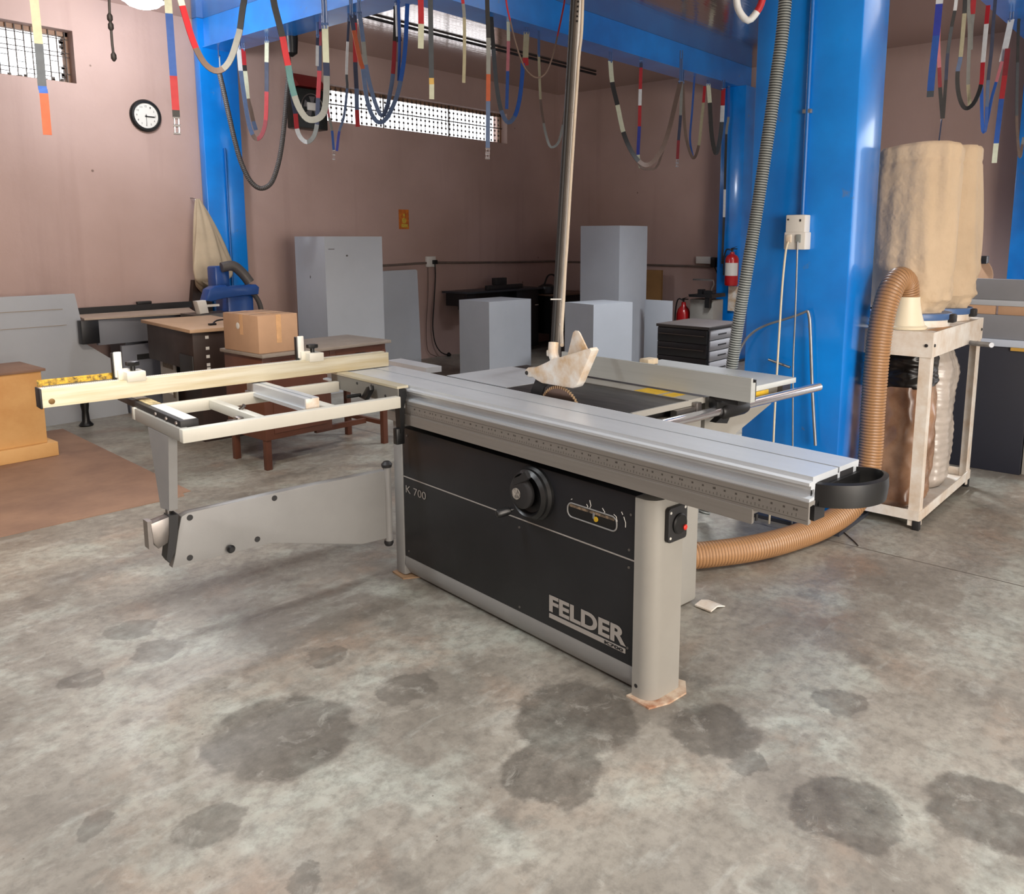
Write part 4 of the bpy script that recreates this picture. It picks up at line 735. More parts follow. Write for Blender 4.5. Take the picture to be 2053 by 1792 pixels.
def sack(cx, cy, rx, ry, z0, z1, seed, name, m, pinch=.5, ribs=0.0, parent=dc, power=3.2):
    g = G(); nu, nv = 80, 70
    def fn(u, v):
        a = 2 * PI * u; e = 1 - (max(0, v - .80) / .20) ** 1.5 * pinch
        if v < .05: e *= .86 + v * 2.8
        w = .10 * noise.noise(Vector((math.cos(a) * 1.8, math.sin(a) * 1.8, v * 3 + seed))) + .05 * noise.noise(Vector((math.cos(a) * 4, math.sin(a) * 4, v * 9 + seed)))
        w += ribs * math.sin(v * 120 + 2 * noise.noise(Vector((a, v * 4, seed))))
        q = (abs(math.cos(a)) ** power + abs(math.sin(a)) ** power) ** (-1 / power)
        return (cx + rx * q * (e + w) * math.cos(a), cy + ry * q * (e + w) * math.sin(a), z0 + (z1 - z0) * v)
    V = g.grid(fn, nu, nv, True); g._f([V[i][nv - 1] for i in range(nu)], True); g._f([V[i][0] for i in range(nu)][::-1], True)
    return D(name, m, g, parent)
s1 = sack(4.72, 1.40, .235, .20, .062, .72, 5, 'waste_bag', plastic_bag, pinch=.05)
sack(4.72, 1.40, .225, .195, .70, .90, 6, 'bag_collar', black_bag, pinch=.12)
sack(5.16, 1.38, .195, .18, .062, .88, 9, 'waste_sack', white_bag, pinch=.25, ribs=.012)
# ================================================================ CORRUGATED HOSES
def hose(name, label, pts, r, pitch, m, group=None, amp=.05, cat='hose', parent=None, n=22, groove=None, wide=1):
    P_ = spline(pts, .006); L_ = [0]
    for i in range(1, len(P_)): L_.append(L_[-1] + (P_[i] - P_[i - 1]).length)
    step = pitch / 5; out = []; rad = []; k = 0; s = 0
    while s < L_[-1]:
        while k < len(L_) - 2 and L_[k + 1] < s: k += 1
        t = (s - L_[k]) / max(1e-6, L_[k + 1] - L_[k]); out.append(P_[k].lerp(P_[k + 1], t)); rad.append(r * (1 + amp * (abs(math.cos(PI * s / pitch)) ** .6 * 2 - 1))); s += step
    g = G(); g.tube(out, r, n, radii=rad)
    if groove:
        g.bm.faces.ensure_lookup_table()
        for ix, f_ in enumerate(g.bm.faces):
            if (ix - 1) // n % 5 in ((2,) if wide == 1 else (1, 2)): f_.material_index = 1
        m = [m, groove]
    o = g.build(name, m, parent, sharp=False)
    if parent is None: tag(o, label, cat, group)
    return o
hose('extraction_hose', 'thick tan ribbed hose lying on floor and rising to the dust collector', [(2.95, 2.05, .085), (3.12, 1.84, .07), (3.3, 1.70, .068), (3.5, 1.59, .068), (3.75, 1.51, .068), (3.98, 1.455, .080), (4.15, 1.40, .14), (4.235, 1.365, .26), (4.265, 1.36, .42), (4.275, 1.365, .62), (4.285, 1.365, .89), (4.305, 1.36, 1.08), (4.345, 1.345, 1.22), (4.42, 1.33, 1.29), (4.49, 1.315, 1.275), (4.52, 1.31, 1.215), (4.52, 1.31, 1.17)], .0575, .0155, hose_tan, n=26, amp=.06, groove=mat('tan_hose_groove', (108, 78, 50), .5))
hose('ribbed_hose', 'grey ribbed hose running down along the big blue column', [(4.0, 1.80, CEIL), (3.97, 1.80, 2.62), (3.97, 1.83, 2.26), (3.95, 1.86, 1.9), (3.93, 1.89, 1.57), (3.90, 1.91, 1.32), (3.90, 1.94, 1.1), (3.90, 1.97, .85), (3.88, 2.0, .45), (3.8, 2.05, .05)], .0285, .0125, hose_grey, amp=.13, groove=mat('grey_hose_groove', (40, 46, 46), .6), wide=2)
# ================================================================ SERVICE POLE ABOVE THE SAW
pole = thing('service_pole', 'tall leaning grey service pole with cables hanging behind the saw table', 'pole', (3.26, 2.66, 0))
def L3(a, b, t): return Vector(a).lerp(Vector(b), t)
pa, pb = Vector((3.243, 2.676, .02)), Vector((3.366, 2.53, CEIL - .01))
right = Vector((math.sin(YAW), -math.cos(YAW), 0)); fwd = Vector((math.cos(YAW), math.sin(YAW), 0))
def pp(t, r, f): return pa.lerp(pb, t) + right * r + fwd * f
g = G(); g.tube([pp(t / 12, .0, 0) for t in range(13)], .021, 16); g.build('pipe', mat('pole_metal', (104, 98, 92), .42, .35, var=.3, vscale=5), pole)
g = G()
for (r, f) in ((-.024, -.012),): g.tube([pp(t / 12, r, f) for t in range(13)], .011, 8)
g.build('cable_channel', black_sat, pole)
g = G(); g.tube([pp(t / 12, .012, -.020) for t in range(4, 13)], .007, 8); g.build('cable', white_pl, pole)
g = G()
for i in range(44):
    t = .72 + .28 * i / 44; a = pp(t, .004, -.0235); g.box(a.x - .004, a.x + .004, a.y - .004, a.y + .004, a.z - .0035, a.z + .0035)
g.build('chain_strip', black_sat, pole)
g = G()
for t in (.52, .60, .30): a = pp(t, .012, -.022); g.box(a.x - .007, a.x + .007, a.y - .007, a.y + .007, a.z - .008, a.z + .008, bev=.002)
g.build('cable_clip', white_pl, pole)
def m2w(a, b, z): v = MF @ Vector((a, b, z)); return tuple(v)
tube = [m2w(2.262, 2.332, 1.085), m2w(2.27, 2.345, 1.15)] 
g = G(); g.tube(spline(TUBE, .02), .0075, 12)
tag(g.build('suction_tube', pale_tube), 'thin pale tube rising from the blade guard along the service pole', 'tube')
g = G(); e = Vector(TUBE[2]); g.tube([e, e - right * .055], .003, 6); tag(g.build('cable_tie', white_pl), 'small white tie joining pale tube to the service pole', 'cable tie')
# ================================================================ COLUMN FITTINGS
ob = thing('socket_box', 'white wall socket box with two plugs on the big blue column', 'socket', (4.04, 1.72, 1.44))
g = G(); g.box(4.03, 4.099, 1.672, 1.772, 1.525, 1.612, bev=.005); g.box(4.025, 4.099, 1.665, 1.775, 1.44, 1.527, bev=.005); g.build('housing', white_pl, ob)
g = G(); g.box(4.018, 4.026, 1.735, 1.762, 1.475, 1.515, bev=.003); g.build('plug', ivory, ob); g = G(); g.box(4.018, 4.026, 1.685, 1.712, 1.475, 1.515, bev=.003); g.build('plug', hose_grey, ob)
g = G(); g.box(4.0285, 4.030, 1.735, 1.765, 1.512, 1.520); g.box(4.0285, 4.030, 1.682, 1.715, 1.512, 1.520); g.box(4.0285, 4.03, 1.755, 1.764, 1.585, 1.593); g.box(4.0285, 4.03, 1.692, 1.70, 1.578, 1.590); g.build('socket_marks', black_sat, ob)
g = G(); g.tube(spline([(4.02, 1.748, 1.48), (4.015, 1.757, 1.44), (4.01, 1.765, 1.27), (4.01, 1.770, 1.0), (4.0, 1.77, .6), (3.98, 1.76, .3), (3.95, 1.75, .02)], .03), .0055, 10); g.build('power_cable', mat('cream_cable', (208, 196, 172), .5), ob)['label'] = 'cream power cable'
g = G(); g.tube(spline([(4.02, 1.70, 1.48), (4.02, 1.70, 1.44), (4.03, 1.698, 1.12), (4.04, 1.70, .85), (4.04, 1.68, .4), (4.03, 1.66, .02)], .03), .0045, 10); g.build('power_cable', galv, ob)['label'] = 'grey power cable'
g = G(); g.tube([(4.088, 1.712, CEIL), (4.088, 1.712, 1.613)], .0115, 12); cd = tag(g.build('conduit_pipe', conduit_blue), 'blue painted conduit running up the big column to the ceiling', 'conduit')
g = G(); g.box(4.078, 4.099, 1.69, 1.735, 2.105, 2.125, bev=.003); g.build('pipe_clip', galv, cd)
g = G(); g.tube(spline([(4.06, 2.03, .72), (4.06, 2.02, .86), (4.06, 1.985, .95), (4.06, 1.93, 1.01), (4.06, 1.86, 1.05), (4.06, 1.78, 1.08), (4.06, 1.70, 1.11), (4.06, 1.648, 1.135)], .02), .0065, 10)
g.tube(spline([(4.06, 1.648, 1.135), (4.06, 1.636, 1.10), (4.06, 1.625, 1.0), (4.06, 1.60, .72), (4.06, 1.57, .45)], .02), .008, 10)
tag(g.build('bent_pipe', galv), 'bent grey metal pipe hooked around the big blue column', 'pipe')
g = G(); g.tube([(4.05, 1.84, .87), (4.05, 1.72, .84)], .007, 8); tag(g.build('short_rod', steel), 'short horizontal steel rod on the big blue column near the bent pipe', 'rod')
# conduit on the corner column
g = G(); g.tube([(4.31, 7.588, 2.35), (4.31, 7.588, .95)], .012, 10); tag(g.build('conduit_pipe', conduit_blue), 'thin blue conduit down the corner column above the blue machine', 'conduit')
# ================================================================ WALL THINGS
ck = thing('wall_clock', 'round black-rimmed white clock on the pink wall left of the column', 'clock', (3.61, YA, 2.455))
c = (3.612, YA - .001, 2.585)
g = G(); g.lathe([(.140, 0), (.142, .02), (.130, .036), (.112, .038), (.110, .012)], c, (0, -1, 0), 48); g.build('rim', black_pl, ck)
g = G(); g.lathe([(.109, 0), (.109, .0225)], c, (0, -1, 0), 40); g.build('dial', white_pl, ck)
g = G(); g.box(3.600, 3.688, YA - .030, YA - .0275, 2.574, 2.584); g.lathe([(.007, 0), (.007, .003)], (3.612, YA - .027, 2.583), (0, -1, 0), 10); g.box(3.6105, 3.6135, YA - .029, YA - .0265, 2.505, 2.60); g.build('hands', black_sat, ck)
for k in range(1, 13):
    a = PI / 2 - 2 * PI * k / 12; x = c[0] + .083 * math.cos(a); z = c[2] + .083 * math.sin(a); w_ = .010 if k < 10 else .018
    put_text('numeral', str(k), text_dark, ck, ROOM, (x - w_ / 2, YA - .0245, z - .008), (1, 0, 0), (0, 0, 1), w_, .016, extrude=.001)
g = G(); g.box(6.555, 6.71, YA - .004, YA - .0005, 1.60, 1.83); po = tag(g.build('small_poster', orange_paper), 'small orange and gold printed poster on the back wall', 'poster')
g = G(); g.lathe([(.035, 0), (.03, .0006)], (6.635, YA - .0042, 1.70), (0, -1, 0), 20); g.lathe([(.018, 0), (.015, .0006)], (6.635, YA - .0042, 1.765), (0, -1, 0), 16); g.box(6.59, 6.69, YA - .0048, YA - .0042, 1.62, 1.66); g.build('print', mat('gold_print', (206, 176, 60), .5, var=.4, vscale=60), po)
rr = random.Random(5)
g = G(); g.tube(spline([(5.4, YA - .02, 1.17), (6.3, YA - .02, 1.175), (7.0, YA - .02, 1.19), (7.6, YA - .02, 1.18), (8.6, YA - .02, 1.165), (9.4, YA - .02, 1.16), (XB - .02, YA - .06, 1.15), (XB - .02, 7.0, 1.15), (XB - .02, 6.1, 1.135), (XB - .02, 5.15, 1.135)], .05), .014, 8)
tag(g.build('wall_conduit', mat('dusty_conduit', (112, 98, 90), .6, var=.2, vscale=10)), 'long thin grey conduit running around the back corner at socket height', 'conduit')
so = thing('wall_socket', 'small white wall socket with black plug on the back wall', 'socket', (7.03, YA, 1.14))
g = G(); g.box(6.96, 7.10, YA - .045, YA - .001, 1.14, 1.27, bev=.005); g.build('plate', white_pl, so); g = G(); g.box(7.035, 7.095, YA - .085, YA - .045, 1.175, 1.225, bev=.006); g.build('plug', black_pl, so)
g = G(); g.tube(spline([(7.07, YA - .06, 1.18), (7.08, YA - .05, 1.0), (7.06, YA - .04, .7), (7.03, YA - .04, .4), (7.06, YA - .05, .18), (7.14, YA - .07, .06), (7.24, YA - .08, .02)], .04), .007, 8); cbk = g.build('power_cord', black_pl, so)
g = G(); g.lathe([(.02, 0), (.035, .02), (.01, .05)], (7.26, YA - .08, .0), (0, 0, 1), 12); g.build('plug', black_pl, cbk)
g = G(); g.tube(spline([(6.98, YA - .03, 1.16), (6.97, YA - .03, .8), (6.93, YA - .03, .4), (6.95, YA - .03, .1), (7.08, YA - .05, .012)], .05), .004, 6); tag(g.build('thin_cord', mat('brown_cord', (84, 64, 56), .6)), 'thin brown cord beside the black cord under the back wall socket', 'cord')
sb = thing('switch_box', 'white switch box on the right wall above the drawer cart', 'switch', (XB, 5.26, 1.17))
g = G(); g.box(XB - .06, XB - .001, 5.16, 5.37, 1.17, 1.26, bev=.005); g.build('housing', white_pl, sb); g = G(); g.box(XB - .07, XB - .001, 5.09, 5.155, 1.13, 1.25, bev=.005); g.build('plug', black_pl, sb)
g = G(); g.tube(spline([(XB - .03, 5.12, 1.14), (XB - .06, 5.04, 1.0), (XB - .1, 5.02, .8), (XB - .1, 5.03, .5)], .04), .007, 8); g.build('power_cord', black_pl, sb)
fan = thing('wall_fan', 'dark box fan with red hood on the back wall left of the long window', 'fan', (5.27, YA, 2.62))
g = G(); g.box(5.09, 5.48, YA - .16, YA - .001, 2.62, 3.02, bev=.01); g.build('housing', mat('fan_green_black', (30, 34, 30), .35, var=.8, vscale=12, dark=(8, 9, 8)), fan)
g = G(); g.prism([(YA - .20, 3.03), (YA - .001, 3.03), (YA - .001, 3.17), (YA - .06, 3.17)], 'x', 5.12, 5.46); g.build('hood', mat('dark_red_hood', (122, 28, 30), .35), fan)
g = G(); g.tube([(5.29 + .13 * math.cos(a_ * PI / 15), YA - .165, 2.84 + .13 * math.sin(a_ * PI / 15)) for a_ in range(31)], .006, 8)
for k in range(5):
    a = 2 * PI * k / 5; g.prism([(5.29, 2.84), (5.29 + .11 * math.cos(a), 2.84 + .11 * math.sin(a)), (5.29 + .11 * math.cos(a + .7), 2.84 + .11 * math.sin(a + .7))], 'y', YA - .170, YA - .164)
g.build('fan_blades', steel, fan); g = G(); g.box(5.22, 5.33, YA - .19, YA - .165, 2.80, 2.88, bev=.008); g.build('motor_plate', white_pl, fan)
# fire extinguishers
def extinguisher(x, y, z, h, r, label):
    t = thing('fire_extinguisher', label, 'fire extinguisher', (x, y, z))
    g = G(); g.lathe([(r * .9, 0), (r, .02), (r, h * .80), (r * .8, h * .88), (r * .35, h * .94), (r * .3, h)], (x, y, z), (0, 0, 1), 28); g.build('cylinder', red_paint, t)
    g = G(); g.cyl((x, y, z + h), (x, y, z + h + .035), .012, 12); g.box(x - .01, x + .01, y - .06, y + .02, z + h + .03, z + h + .042, R=None); g.prism([(y - .07, z + h + .07), (y + .02, z + h + .03), (y + .02, z + h + .042)], 'x', x - .008, x + .008); g.build('valve_handle', black_pl, t)
    g = G(); g.tube(spline([(x, y + .01, z + h + .02), (x - .02, y + r * .8, z + h + .03), (x - .02, y + r * 1.2, z + h * .8), (x - .02, y + r * 1.15, z + h * .3)], .02), .009, 8); g.build('discharge_hose', black_pl, t)
    g = G()
    def fn(u, v): a = PI * (.62 + .76 * u) + .3; return (x + (r + .001) * math.cos(a), y + (r + .001) * math.sin(a), z + h * (.30 + .38 * v))
    g.grid(fn, 16, 3); g.build('label', white_pl, t)
extinguisher(9.12, 4.66, .93, .40, .08, 'red fire extinguisher with white label mounted on the far blue column')
extinguisher(8.9, 5.175, .0, .72, .085, 'red fire extinguisher standing on the floor beside the grey cabinet')
g = G(); g.box(9.17, 9.199, 4.60, 4.72, .62, .92); tag(g.build('notice_sheet', ivory), 'paper notice under the extinguisher on the far blue column', 'notice')
# hanging cloth bag in the corner
g = G()
def cloth(u, v):
    a = 2 * PI * u; z = 1.86 - .80 * v; wd_ = .015 + .17 * min(1, v * 1.25) ** .8; cx = 3.985 + .055 * v + .01 * math.sin(v * 5); dp = .02 + .085 * v
    if v > .93: wd_ *= 1 - (v - .93) * 5; dp *= 1 - (v - .93) * 3
    f = 1 + .13 * math.sin(5 * a + 3 * v) + .08 * math.sin(9 * a + 1)
    return (cx + wd_ * f * math.cos(a) + .03 * v, 7.57 - dp * 1.0 + dp * f * math.sin(a), z + .05 * math.sin(a * 2 + .6) * v * v - .10 * v * v * math.cos(a) * -.6)
V = g.grid(cloth, 64, 50, True); g._f([V[i][49] for i in range(64)], True); g._f([V[i][0] for i in range(64)][::-1], True)
cb_ = tag(g.build('cloth_bag', cloth_m, sharp=False), 'limp beige cloth bag hanging on the wall beside the corner column', 'bag')
g = G(); g.grid(lambda u, v: (3.90 + .31 * u + .02 * math.sin(v * 3), 7.44 - .05 * math.sin(PI * u) - .02 * math.cos(PI * v), 1.13 - .10 * math.sin(PI * u) - .01 + (.06 * v) * (1 if u > .1 else .6) + .05 * (u - .5) * 1.2), 30, 8)
bmesh.ops.solidify(g.bm, geom=g.bm.faces[:], thickness=.012); g.build('folded_rim', cloth_m, cb_, sharp=False)
g = G(); g.tube(spline([(3.985, 7.69, 1.87), (3.99, 7.62, 1.86), (4.01, 7.60, 1.80), (4.03, 7.60, 1.74)], .01), .004, 6); g.build('hook', steel, cb_)
g = G(); g.prism([(3.93, 0.3), (4.10, .3), (4.09, 1.1), (3.92, 1.10), (3.89, .9)], 'y', 7.60, 7.66); tag(g.build('dark_board', dark_wood), 'narrow dark brown board leaning in the corner under the cloth bag', 'board')
# ================================================================ GREY LAMINATE CARCASSES
def carcass(x, y, rot, w_, d_, h_, label, marks=0, m=board_grey, sides=True):
    """near corner at x,y; w_ along the frame's x, d_ along its y"""
    F = Matrix.Translation((x, y, 0)) @ rotz(math.radians(rot))
    t = thing('cabinet_carcass', label, 'cabinet', (w_ / 2, d_ / 2, 0), F, 'grey laminate cabinet carcasses')
    g = G(F); g.box(0, w_, 0, .018, 0, h_ - .018); g.build('end_panel', m, t)
    g = G(F); g.box(0, .018, .0182, d_, 0, h_ - .018); g.build('side_panel', m, t)
    g = G(F); g.box(w_ - .018, w_, .0182, d_, 0, h_ - .018); g.build('side_panel', m, t)
    g = G(F); g.box(.0182, w_ - .0182, d_ - .018, d_, 0, h_ - .018); g.build('back_panel', m, t)
    g = G(F); g.box(0, w_, 0, d_, h_ - .018, h_); g.build('top_panel', m, t)
    if marks:
        g = G(F); rr = random.Random(marks)
        g.box(.04, .11, -.0006, 0, h_ - .122, h_ - .116); g.box(.24, .262, -.0006, 0, h_ - .19, h_ - .176); g.box(.035, .043, -.0008, 0, h_ - 1.02 if h_ > 1.2 else .3, h_ - .98 if h_ > 1.2 else .33); g.box(-.0006, 0, .25, .262, h_ - .40 if h_ > 1.2 else .5, h_ - .375 if h_ > 1.2 else .52)
        g.build('pencil_marks', text_dark, t)
    return t
carcass(4.72, 6.62, -1, .68, .50, 1.51, 'tall grey laminate cabinet standing behind the brown desk', 3)
carcass(6.12, 5.82, -3, .62, .46, .85, 'low grey laminate cabinet in the middle, before the black desk')
carcass(6.53, 4.80, -11, .54, .43, .85, 'low grey laminate cabinet right behind the blade guard')
carcass(7.64, 5.27, 0, .56, .54, 1.63, 'tallest grey laminate cabinet standing near the right wall')
g = G(); g.box(8.02, 8.045, 4.815, 5.17, 0, .80, bev=.001); tag(g.build('grey_sheet', board_grey), 'narrow upright grey panel between the tallest cabinet and the low extinguisher', 'sheet')
g = G(); g.box(9.30, 9.34, 5.75, 6.05, 0, 1.08); tag(g.build('wood_board', mat('ochre_board', (150, 112, 66), .6, var=.2, vscale=3)), 'ochre wood board leaning behind the tallest grey cabinet', 'board')
g = G(); g.prism([(5.94, 0), (6.50, 0), (6.465, 1.12), (6.44, 1.135), (5.94, 1.13)], 'y', 7.29, 7.31); tag(g.build('grey_sheet', board_grey), 'grey laminate sheet leaning upright beside the tall cabinet', 'sheet')
g = G(MF); g.box(2.47, 2.57, 3.50, 3.88, .80, .83); o = tag(g.build('aluminium_strip', alu), 'flat aluminium strip sticking out behind the cream fence end', 'strip')
# left grey sheet, MDF cabinet, hardboard sheet on the floor
g = G(); g.prism([(1.2, 0.0), (3.05, 0.0), (3.02, .46), (2.93, .50), (2.80, .60), (2.76, .63), (2.70, 1.05), (1.2, 1.05)], 'y', 7.20, 7.235); gs = tag(g.build('grey_sheet', board_grey), 'large grey sheet with cut corner standing at the far left', 'sheet')
g = G(); g.box(1.3, 2.60, 7.1975, 7.1998, .93, .935); g.box(1.2, 2.62, 7.1975, 7.1998, .80, .804); g.build('glue_line', mat('dried_glue', (150, 138, 122), .7), gs)
g = G(); g.box(2.2, 3.3, 7.28, 7.30, 0, .03); tag(g.build('floor_batten', dark_wood), 'thin dark batten on the floor under the grey sheet', 'batten')
mc = thing('mdf_cabinet', 'small orange-brown MDF cabinet with plinth cut by the left picture edge', 'cabinet', (1.75, 6.4, 0))
g = G(); g.box(1.35, 2.06, 6.18, 6.62, .101, .60, bev=.003); g.build('body', mdf, mc)
g = G(); g.box(1.33, 2.085, 6.165, 6.65, .6005, .618, bev=.002); g.build('top_panel', hard_board, mc)
g = G(); g.box(1.33, 2.115, 6.15, 6.65, 0.004, .10, bev=.003); g.build('plinth', mdf, mc)
g = G(); g.prism([(.2, 4.72), (2.23, 4.60), (2.25, 4.66), (2.30, 4.66), (2.45, 7.0), (.2, 7.1)], 'z', 0.0, .0035); tag(g.build('floor_sheet', hard_board), 'large brown hardboard sheet lying flat on the floor at left', 'sheet')
# ================================================================ BROWN DESK AND CARDBOARD BOX
dk = thing('steel_desk', 'brown steel desk with grey top and drawer pedestal behind the outrigger', 'desk', (3.34, 4.92, 0))
g = G(); g.box(2.815, 3.86, 4.65, 5.17, .745, .768, bev=.004); g.build('desk_top', mat('desk_laminate', (142, 132, 122), .45, var=.15, vscale=4), dk)
for (x, y) in ((2.86, 4.72), (3.81, 4.70), (2.88, 5.14), (3.81, 5.13)):
    g = G(); g.box(x - .02, x + .02, y - .02, y + .02, 0, .70, bev=.002); g.build('leg', brown_paint, dk)
g = G(); g.box(2.835, 3.35, 4.69, 5.15, .20, .744, bev=.003); pd = g.build('drawer_pedestal', brown_paint, dk)
g = G(); g.box(3.351, 3.835, 4.69, 5.15, .64, .744, bev=.003); g.build('drawer', brown_paint, dk)
g = G(); g.box(3.40, 3.80, 4.686, 4.6895, .655, .73); dd = g.build('drawer_front', brown_paint, dk); g = G(); g.box(3.56, 3.64, 4.67, 4.686, .69, .70); g.build('drawer_handle', black_sat, dd)
g = G(); g.box(3.35, 3.79, 4.88, 4.91, .13, .165); g.box(3.795, 3.825, 4.72, 5.11, .14, .17); g.build('stretcher', brown_paint, dk)
g = G(); g.box(2.90, 3.30, 4.686, 4.6895, .52, .72); g.box(2.90, 3.30, 4.686, 4.6895, .24, .50); g.build('drawer_fronts', brown_paint, pd)
cbx = thing('cardboard_box', 'brown cardboard box taped shut on the desk corner', 'box', (2.965, 4.9, .77))
g = G(); g.box(2.82, 3.108, 4.69, 5.11, .7695, 1.012, bev=.003); g.build('carton', cardboard, cbx)
g = G(); g.box(2.95, 2.985, 4.688, 5.112, 1.0121, 1.013); g.box(2.95, 2.985, 4.6885, 4.6895, .83, 1.012); g.box(2.8185, 2.8198, 4.87, 4.905, .88, 1.012); g.build('tape', tape_m, cbx)
g = G(); g.box(2.825, 3.105, 4.80, 4.803, 1.0122, 1.0132); g.box(2.825, 3.105, 4.995, 4.998, 1.0122, 1.0132); g.build('flap_edges', text_dark, cbx)
g = G(); g.lathe([(.022, 0), (.02, .0008)], (2.8195, 4.93, .935), (-1, 0, 0), 12); g.build('torn_patch', white_pl, cbx)
# ================================================================ PLYWOOD-TOPPED UNIT AND BACK SAW
PF = Matrix.Translation((2.84, 5.61, 0)) @ rotz(-.115) @ Matrix.Translation((-2.84, -5.60, 0))
pu = thing('router_table', 'dark machine unit with plywood top and instruction plate beside the cardboard box', 'machine', (3.1, 6.1, 0), PF)
g = G(PF); g.box(2.84, 3.40, 5.60, 6.62, .832, .857, bev=.002); g.build('plywood_top', mat('birch_ply', (190, 158, 126), .5, var=.12, vscale=2.5), pu)
g = G(PF); g.box(2.87, 3.37, 5.64, 6.58, .55, .831, bev=.004); g.box(2.95, 3.35, 5.74, 6.5, 0, .549); g.build('body', dark_wood, pu)
g = G(PF); g.box(2.862, 2.90, 5.65, 5.90, .42, .66, bev=.004); g.build('corner_bracket', black_sat, pu)
g = G(PF); g.box(2.905, 2.915, 6.12, 6.44, .10, .66); pl_ = g.build('instruction_plate', light_paint, pu)
g = G(PF); g.box(2.9025, 2.9048, 6.16, 6.40, .605, .645); g.build('red_stripe', red_pl, pl_)
g = G(PF); g.box(2.9025, 2.9048, 6.17, 6.38, .50, .54); g.box(2.9025, 2.9048, 6.15, 6.19, .28, .42); g.build('print_lines', mat('plate_print', (110, 96, 74), .6, var=.6, vscale=50), pl_)
g = G(PF); g.prism([(6.20, .30), (6.37, .30), (6.36, .40), (6.31, .45), (6.24, .44)], 'x', 2.9025, 2.9048); g.build('picture', white_pl, pl_)
g = G(PF)
for i, z in enumerate((.78, .70, .64, .58, .55)): g.box(2.90 + .06, 2.985, 5.6375, 5.6395, z, z + .022)
g.build('white_stickers', white_pl, pu)
g = G(); g.tube(spline([(3.10, 5.78, .862), (3.16, 5.82, .885), (3.26, 5.84, .885), (3.32, 5.82, .862)], .02), .006, 8); g.box(3.08, 3.13, 5.77, 5.80, .857, .872); g.box(3.26, 3.33, 5.80, 5.83, .857, .870); g.box(3.42, 3.60, 5.90, 5.93, .857, .875); tag(g.build('black_clamp', black_pl), 'small black clamp lying on the plywood top', 'clamp')
bs = thing('back_panel_saw', 'second saw bench with pale table and dark end cover against the pink wall', 'table saw', (3.3, 7.3, 0))
g = G(); g.prism([(2.72, 7.10), (3.60, 6.98), (3.80, 7.50), (2.80, 7.52)], 'z', .838, .852); g.build('table', mat('dusty_table', (176, 158, 142), .5, var=.15, vscale=3), bs)
g = G(); g.box(2.80, 3.85, 7.53, 7.56, .85, .905); g.box(3.35, 3.48, 7.54, 7.58, .905, .93, bev=.006); g.build('rear_fence', black_sat, bs)
g = G(); g.box(2.685, 2.82, 7.08, 7.16, .645, .836, bev=.004); g.build('end_cover', navy_paint, bs)
g = G(); g.box(2.825, 3.70, 7.13, 7.17, .62, .83, bev=.004); g.box(3.07, 3.7, 7.2, 7.5, 0, .62); g.box(3.0, 3.42, 7.11, 7.15, .30, .60, bev=.004); bd = g.build('body', mat('mid_grey_paint', (120, 124, 134), .5), bs)
g = G(); g.box(3.12, 3.27, 7.105, 7.1095, .47, .515); g.build('grip_slot', black_sat, bd)
g = G(); g.lathe([(.05, 0), (.055, .01), (.03, .04), (.025, .12), (.032, .17), (.03, .22)], (2.62, 6.98, .0), (0, 0, 1), 16); tag(g.build('levelling_foot', black_pl), 'black machine foot on the floor left of the outrigger post', 'foot')
# blue machine head in the corner
bm_ = thing('edge_sander', 'blue machine head with arm and black hose in the corner by the column', 'machine', (3.85, 6.9, .2))
g = G(); g.box(3.82, 4.08, 6.82, 7.05, .0, 1.0, bev=.03); g.box(3.76, 3.90, 6.9, 7.05, 1.0, 1.25, bev=.02); g.build('body', blue_paint, bm_)
g = G(); g.prism([(3.565, .965), (3.60, 1.06), (3.65, 1.085), (3.76, 1.09), (3.78, 1.075), (4.05, 1.085), (4.08, 1.06), (4.07, .995), (3.90, .99), (3.72, .975), (3.62, .955)], 'y', 6.72, 6.84, bev=.015); g.build('arm', blue_paint, bm_)
g = G(); g.tube(spline([(3.80, 6.86, 1.24), (3.90, 6.84, 1.25), (3.98, 6.82, 1.18), (4.03, 6.80, 1.10)], .02), .045, 14); g.tube(spline([(4.03, 6.80, 1.02), (4.09, 6.80, .96), (4.13, 6.80, .85), (4.15, 6.80, .6)], .02), .022, 10); g.build('duct', hose_dark, bm_)
g = G(); g.prism([(3.45, .97), (3.535, .975), (3.555, .865), (3.475, .860)], 'y', 6.66, 6.74, bev=.01); g.box(3.56, 3.70, 6.75, 6.80, .91, .93); g.build('white_guard', white_pl, bm_)
g = G(); g.box(3.42, 3.79, 6.64, 6.90, .82, .858); g.box(3.5, 3.79, 6.66, 6.88, 0, .82); g.build('work_table', steel, bm_)
# black planer-like bench at the back corner, second desk
bk = thing('black_machine', 'black machine bench near the back corner behind grey cabinets', 'machine', (7.9, 7.25, 0))
g = G(); g.box(7.14, 8.60, 7.16, 7.60, .815, .84, bev=.003); g.build('table', mat('slate_top', (44, 48, 54), .4), bk)
g = G(); g.box(7.16, 7.32, 7.18, 7.55, .66, .814); g.box(8.10, 8.54, 7.20, 7.56, .05, .814, bev=.003); g.box(7.32, 8.1, 7.35, 7.5, .60, .814); g.build('body', navy_paint, bk)
g = G(); g.box(7.58, 8.25, 7.22, 7.28, .84, .90, bev=.008); g.box(7.73, 7.93, 7.22, 7.30, .90, .99, bev=.004); g.build('fence', black_sat, bk)
g = G(); g.box(8.47, 8.535, 7.195, 7.199, .60, .612); g.build('badge', ivory, bk)
d2 = thing('wooden_desk', 'dark desk with brown top in the back corner', 'desk', (9.1, 7.3, 0))
g = G(); g.box(8.64, 9.54, 7.02, 7.64, .715, .74, bev=.003); g.build('desk_top', mat('brown_top', (110, 84, 68), .5, var=.2, vscale=4), d2)
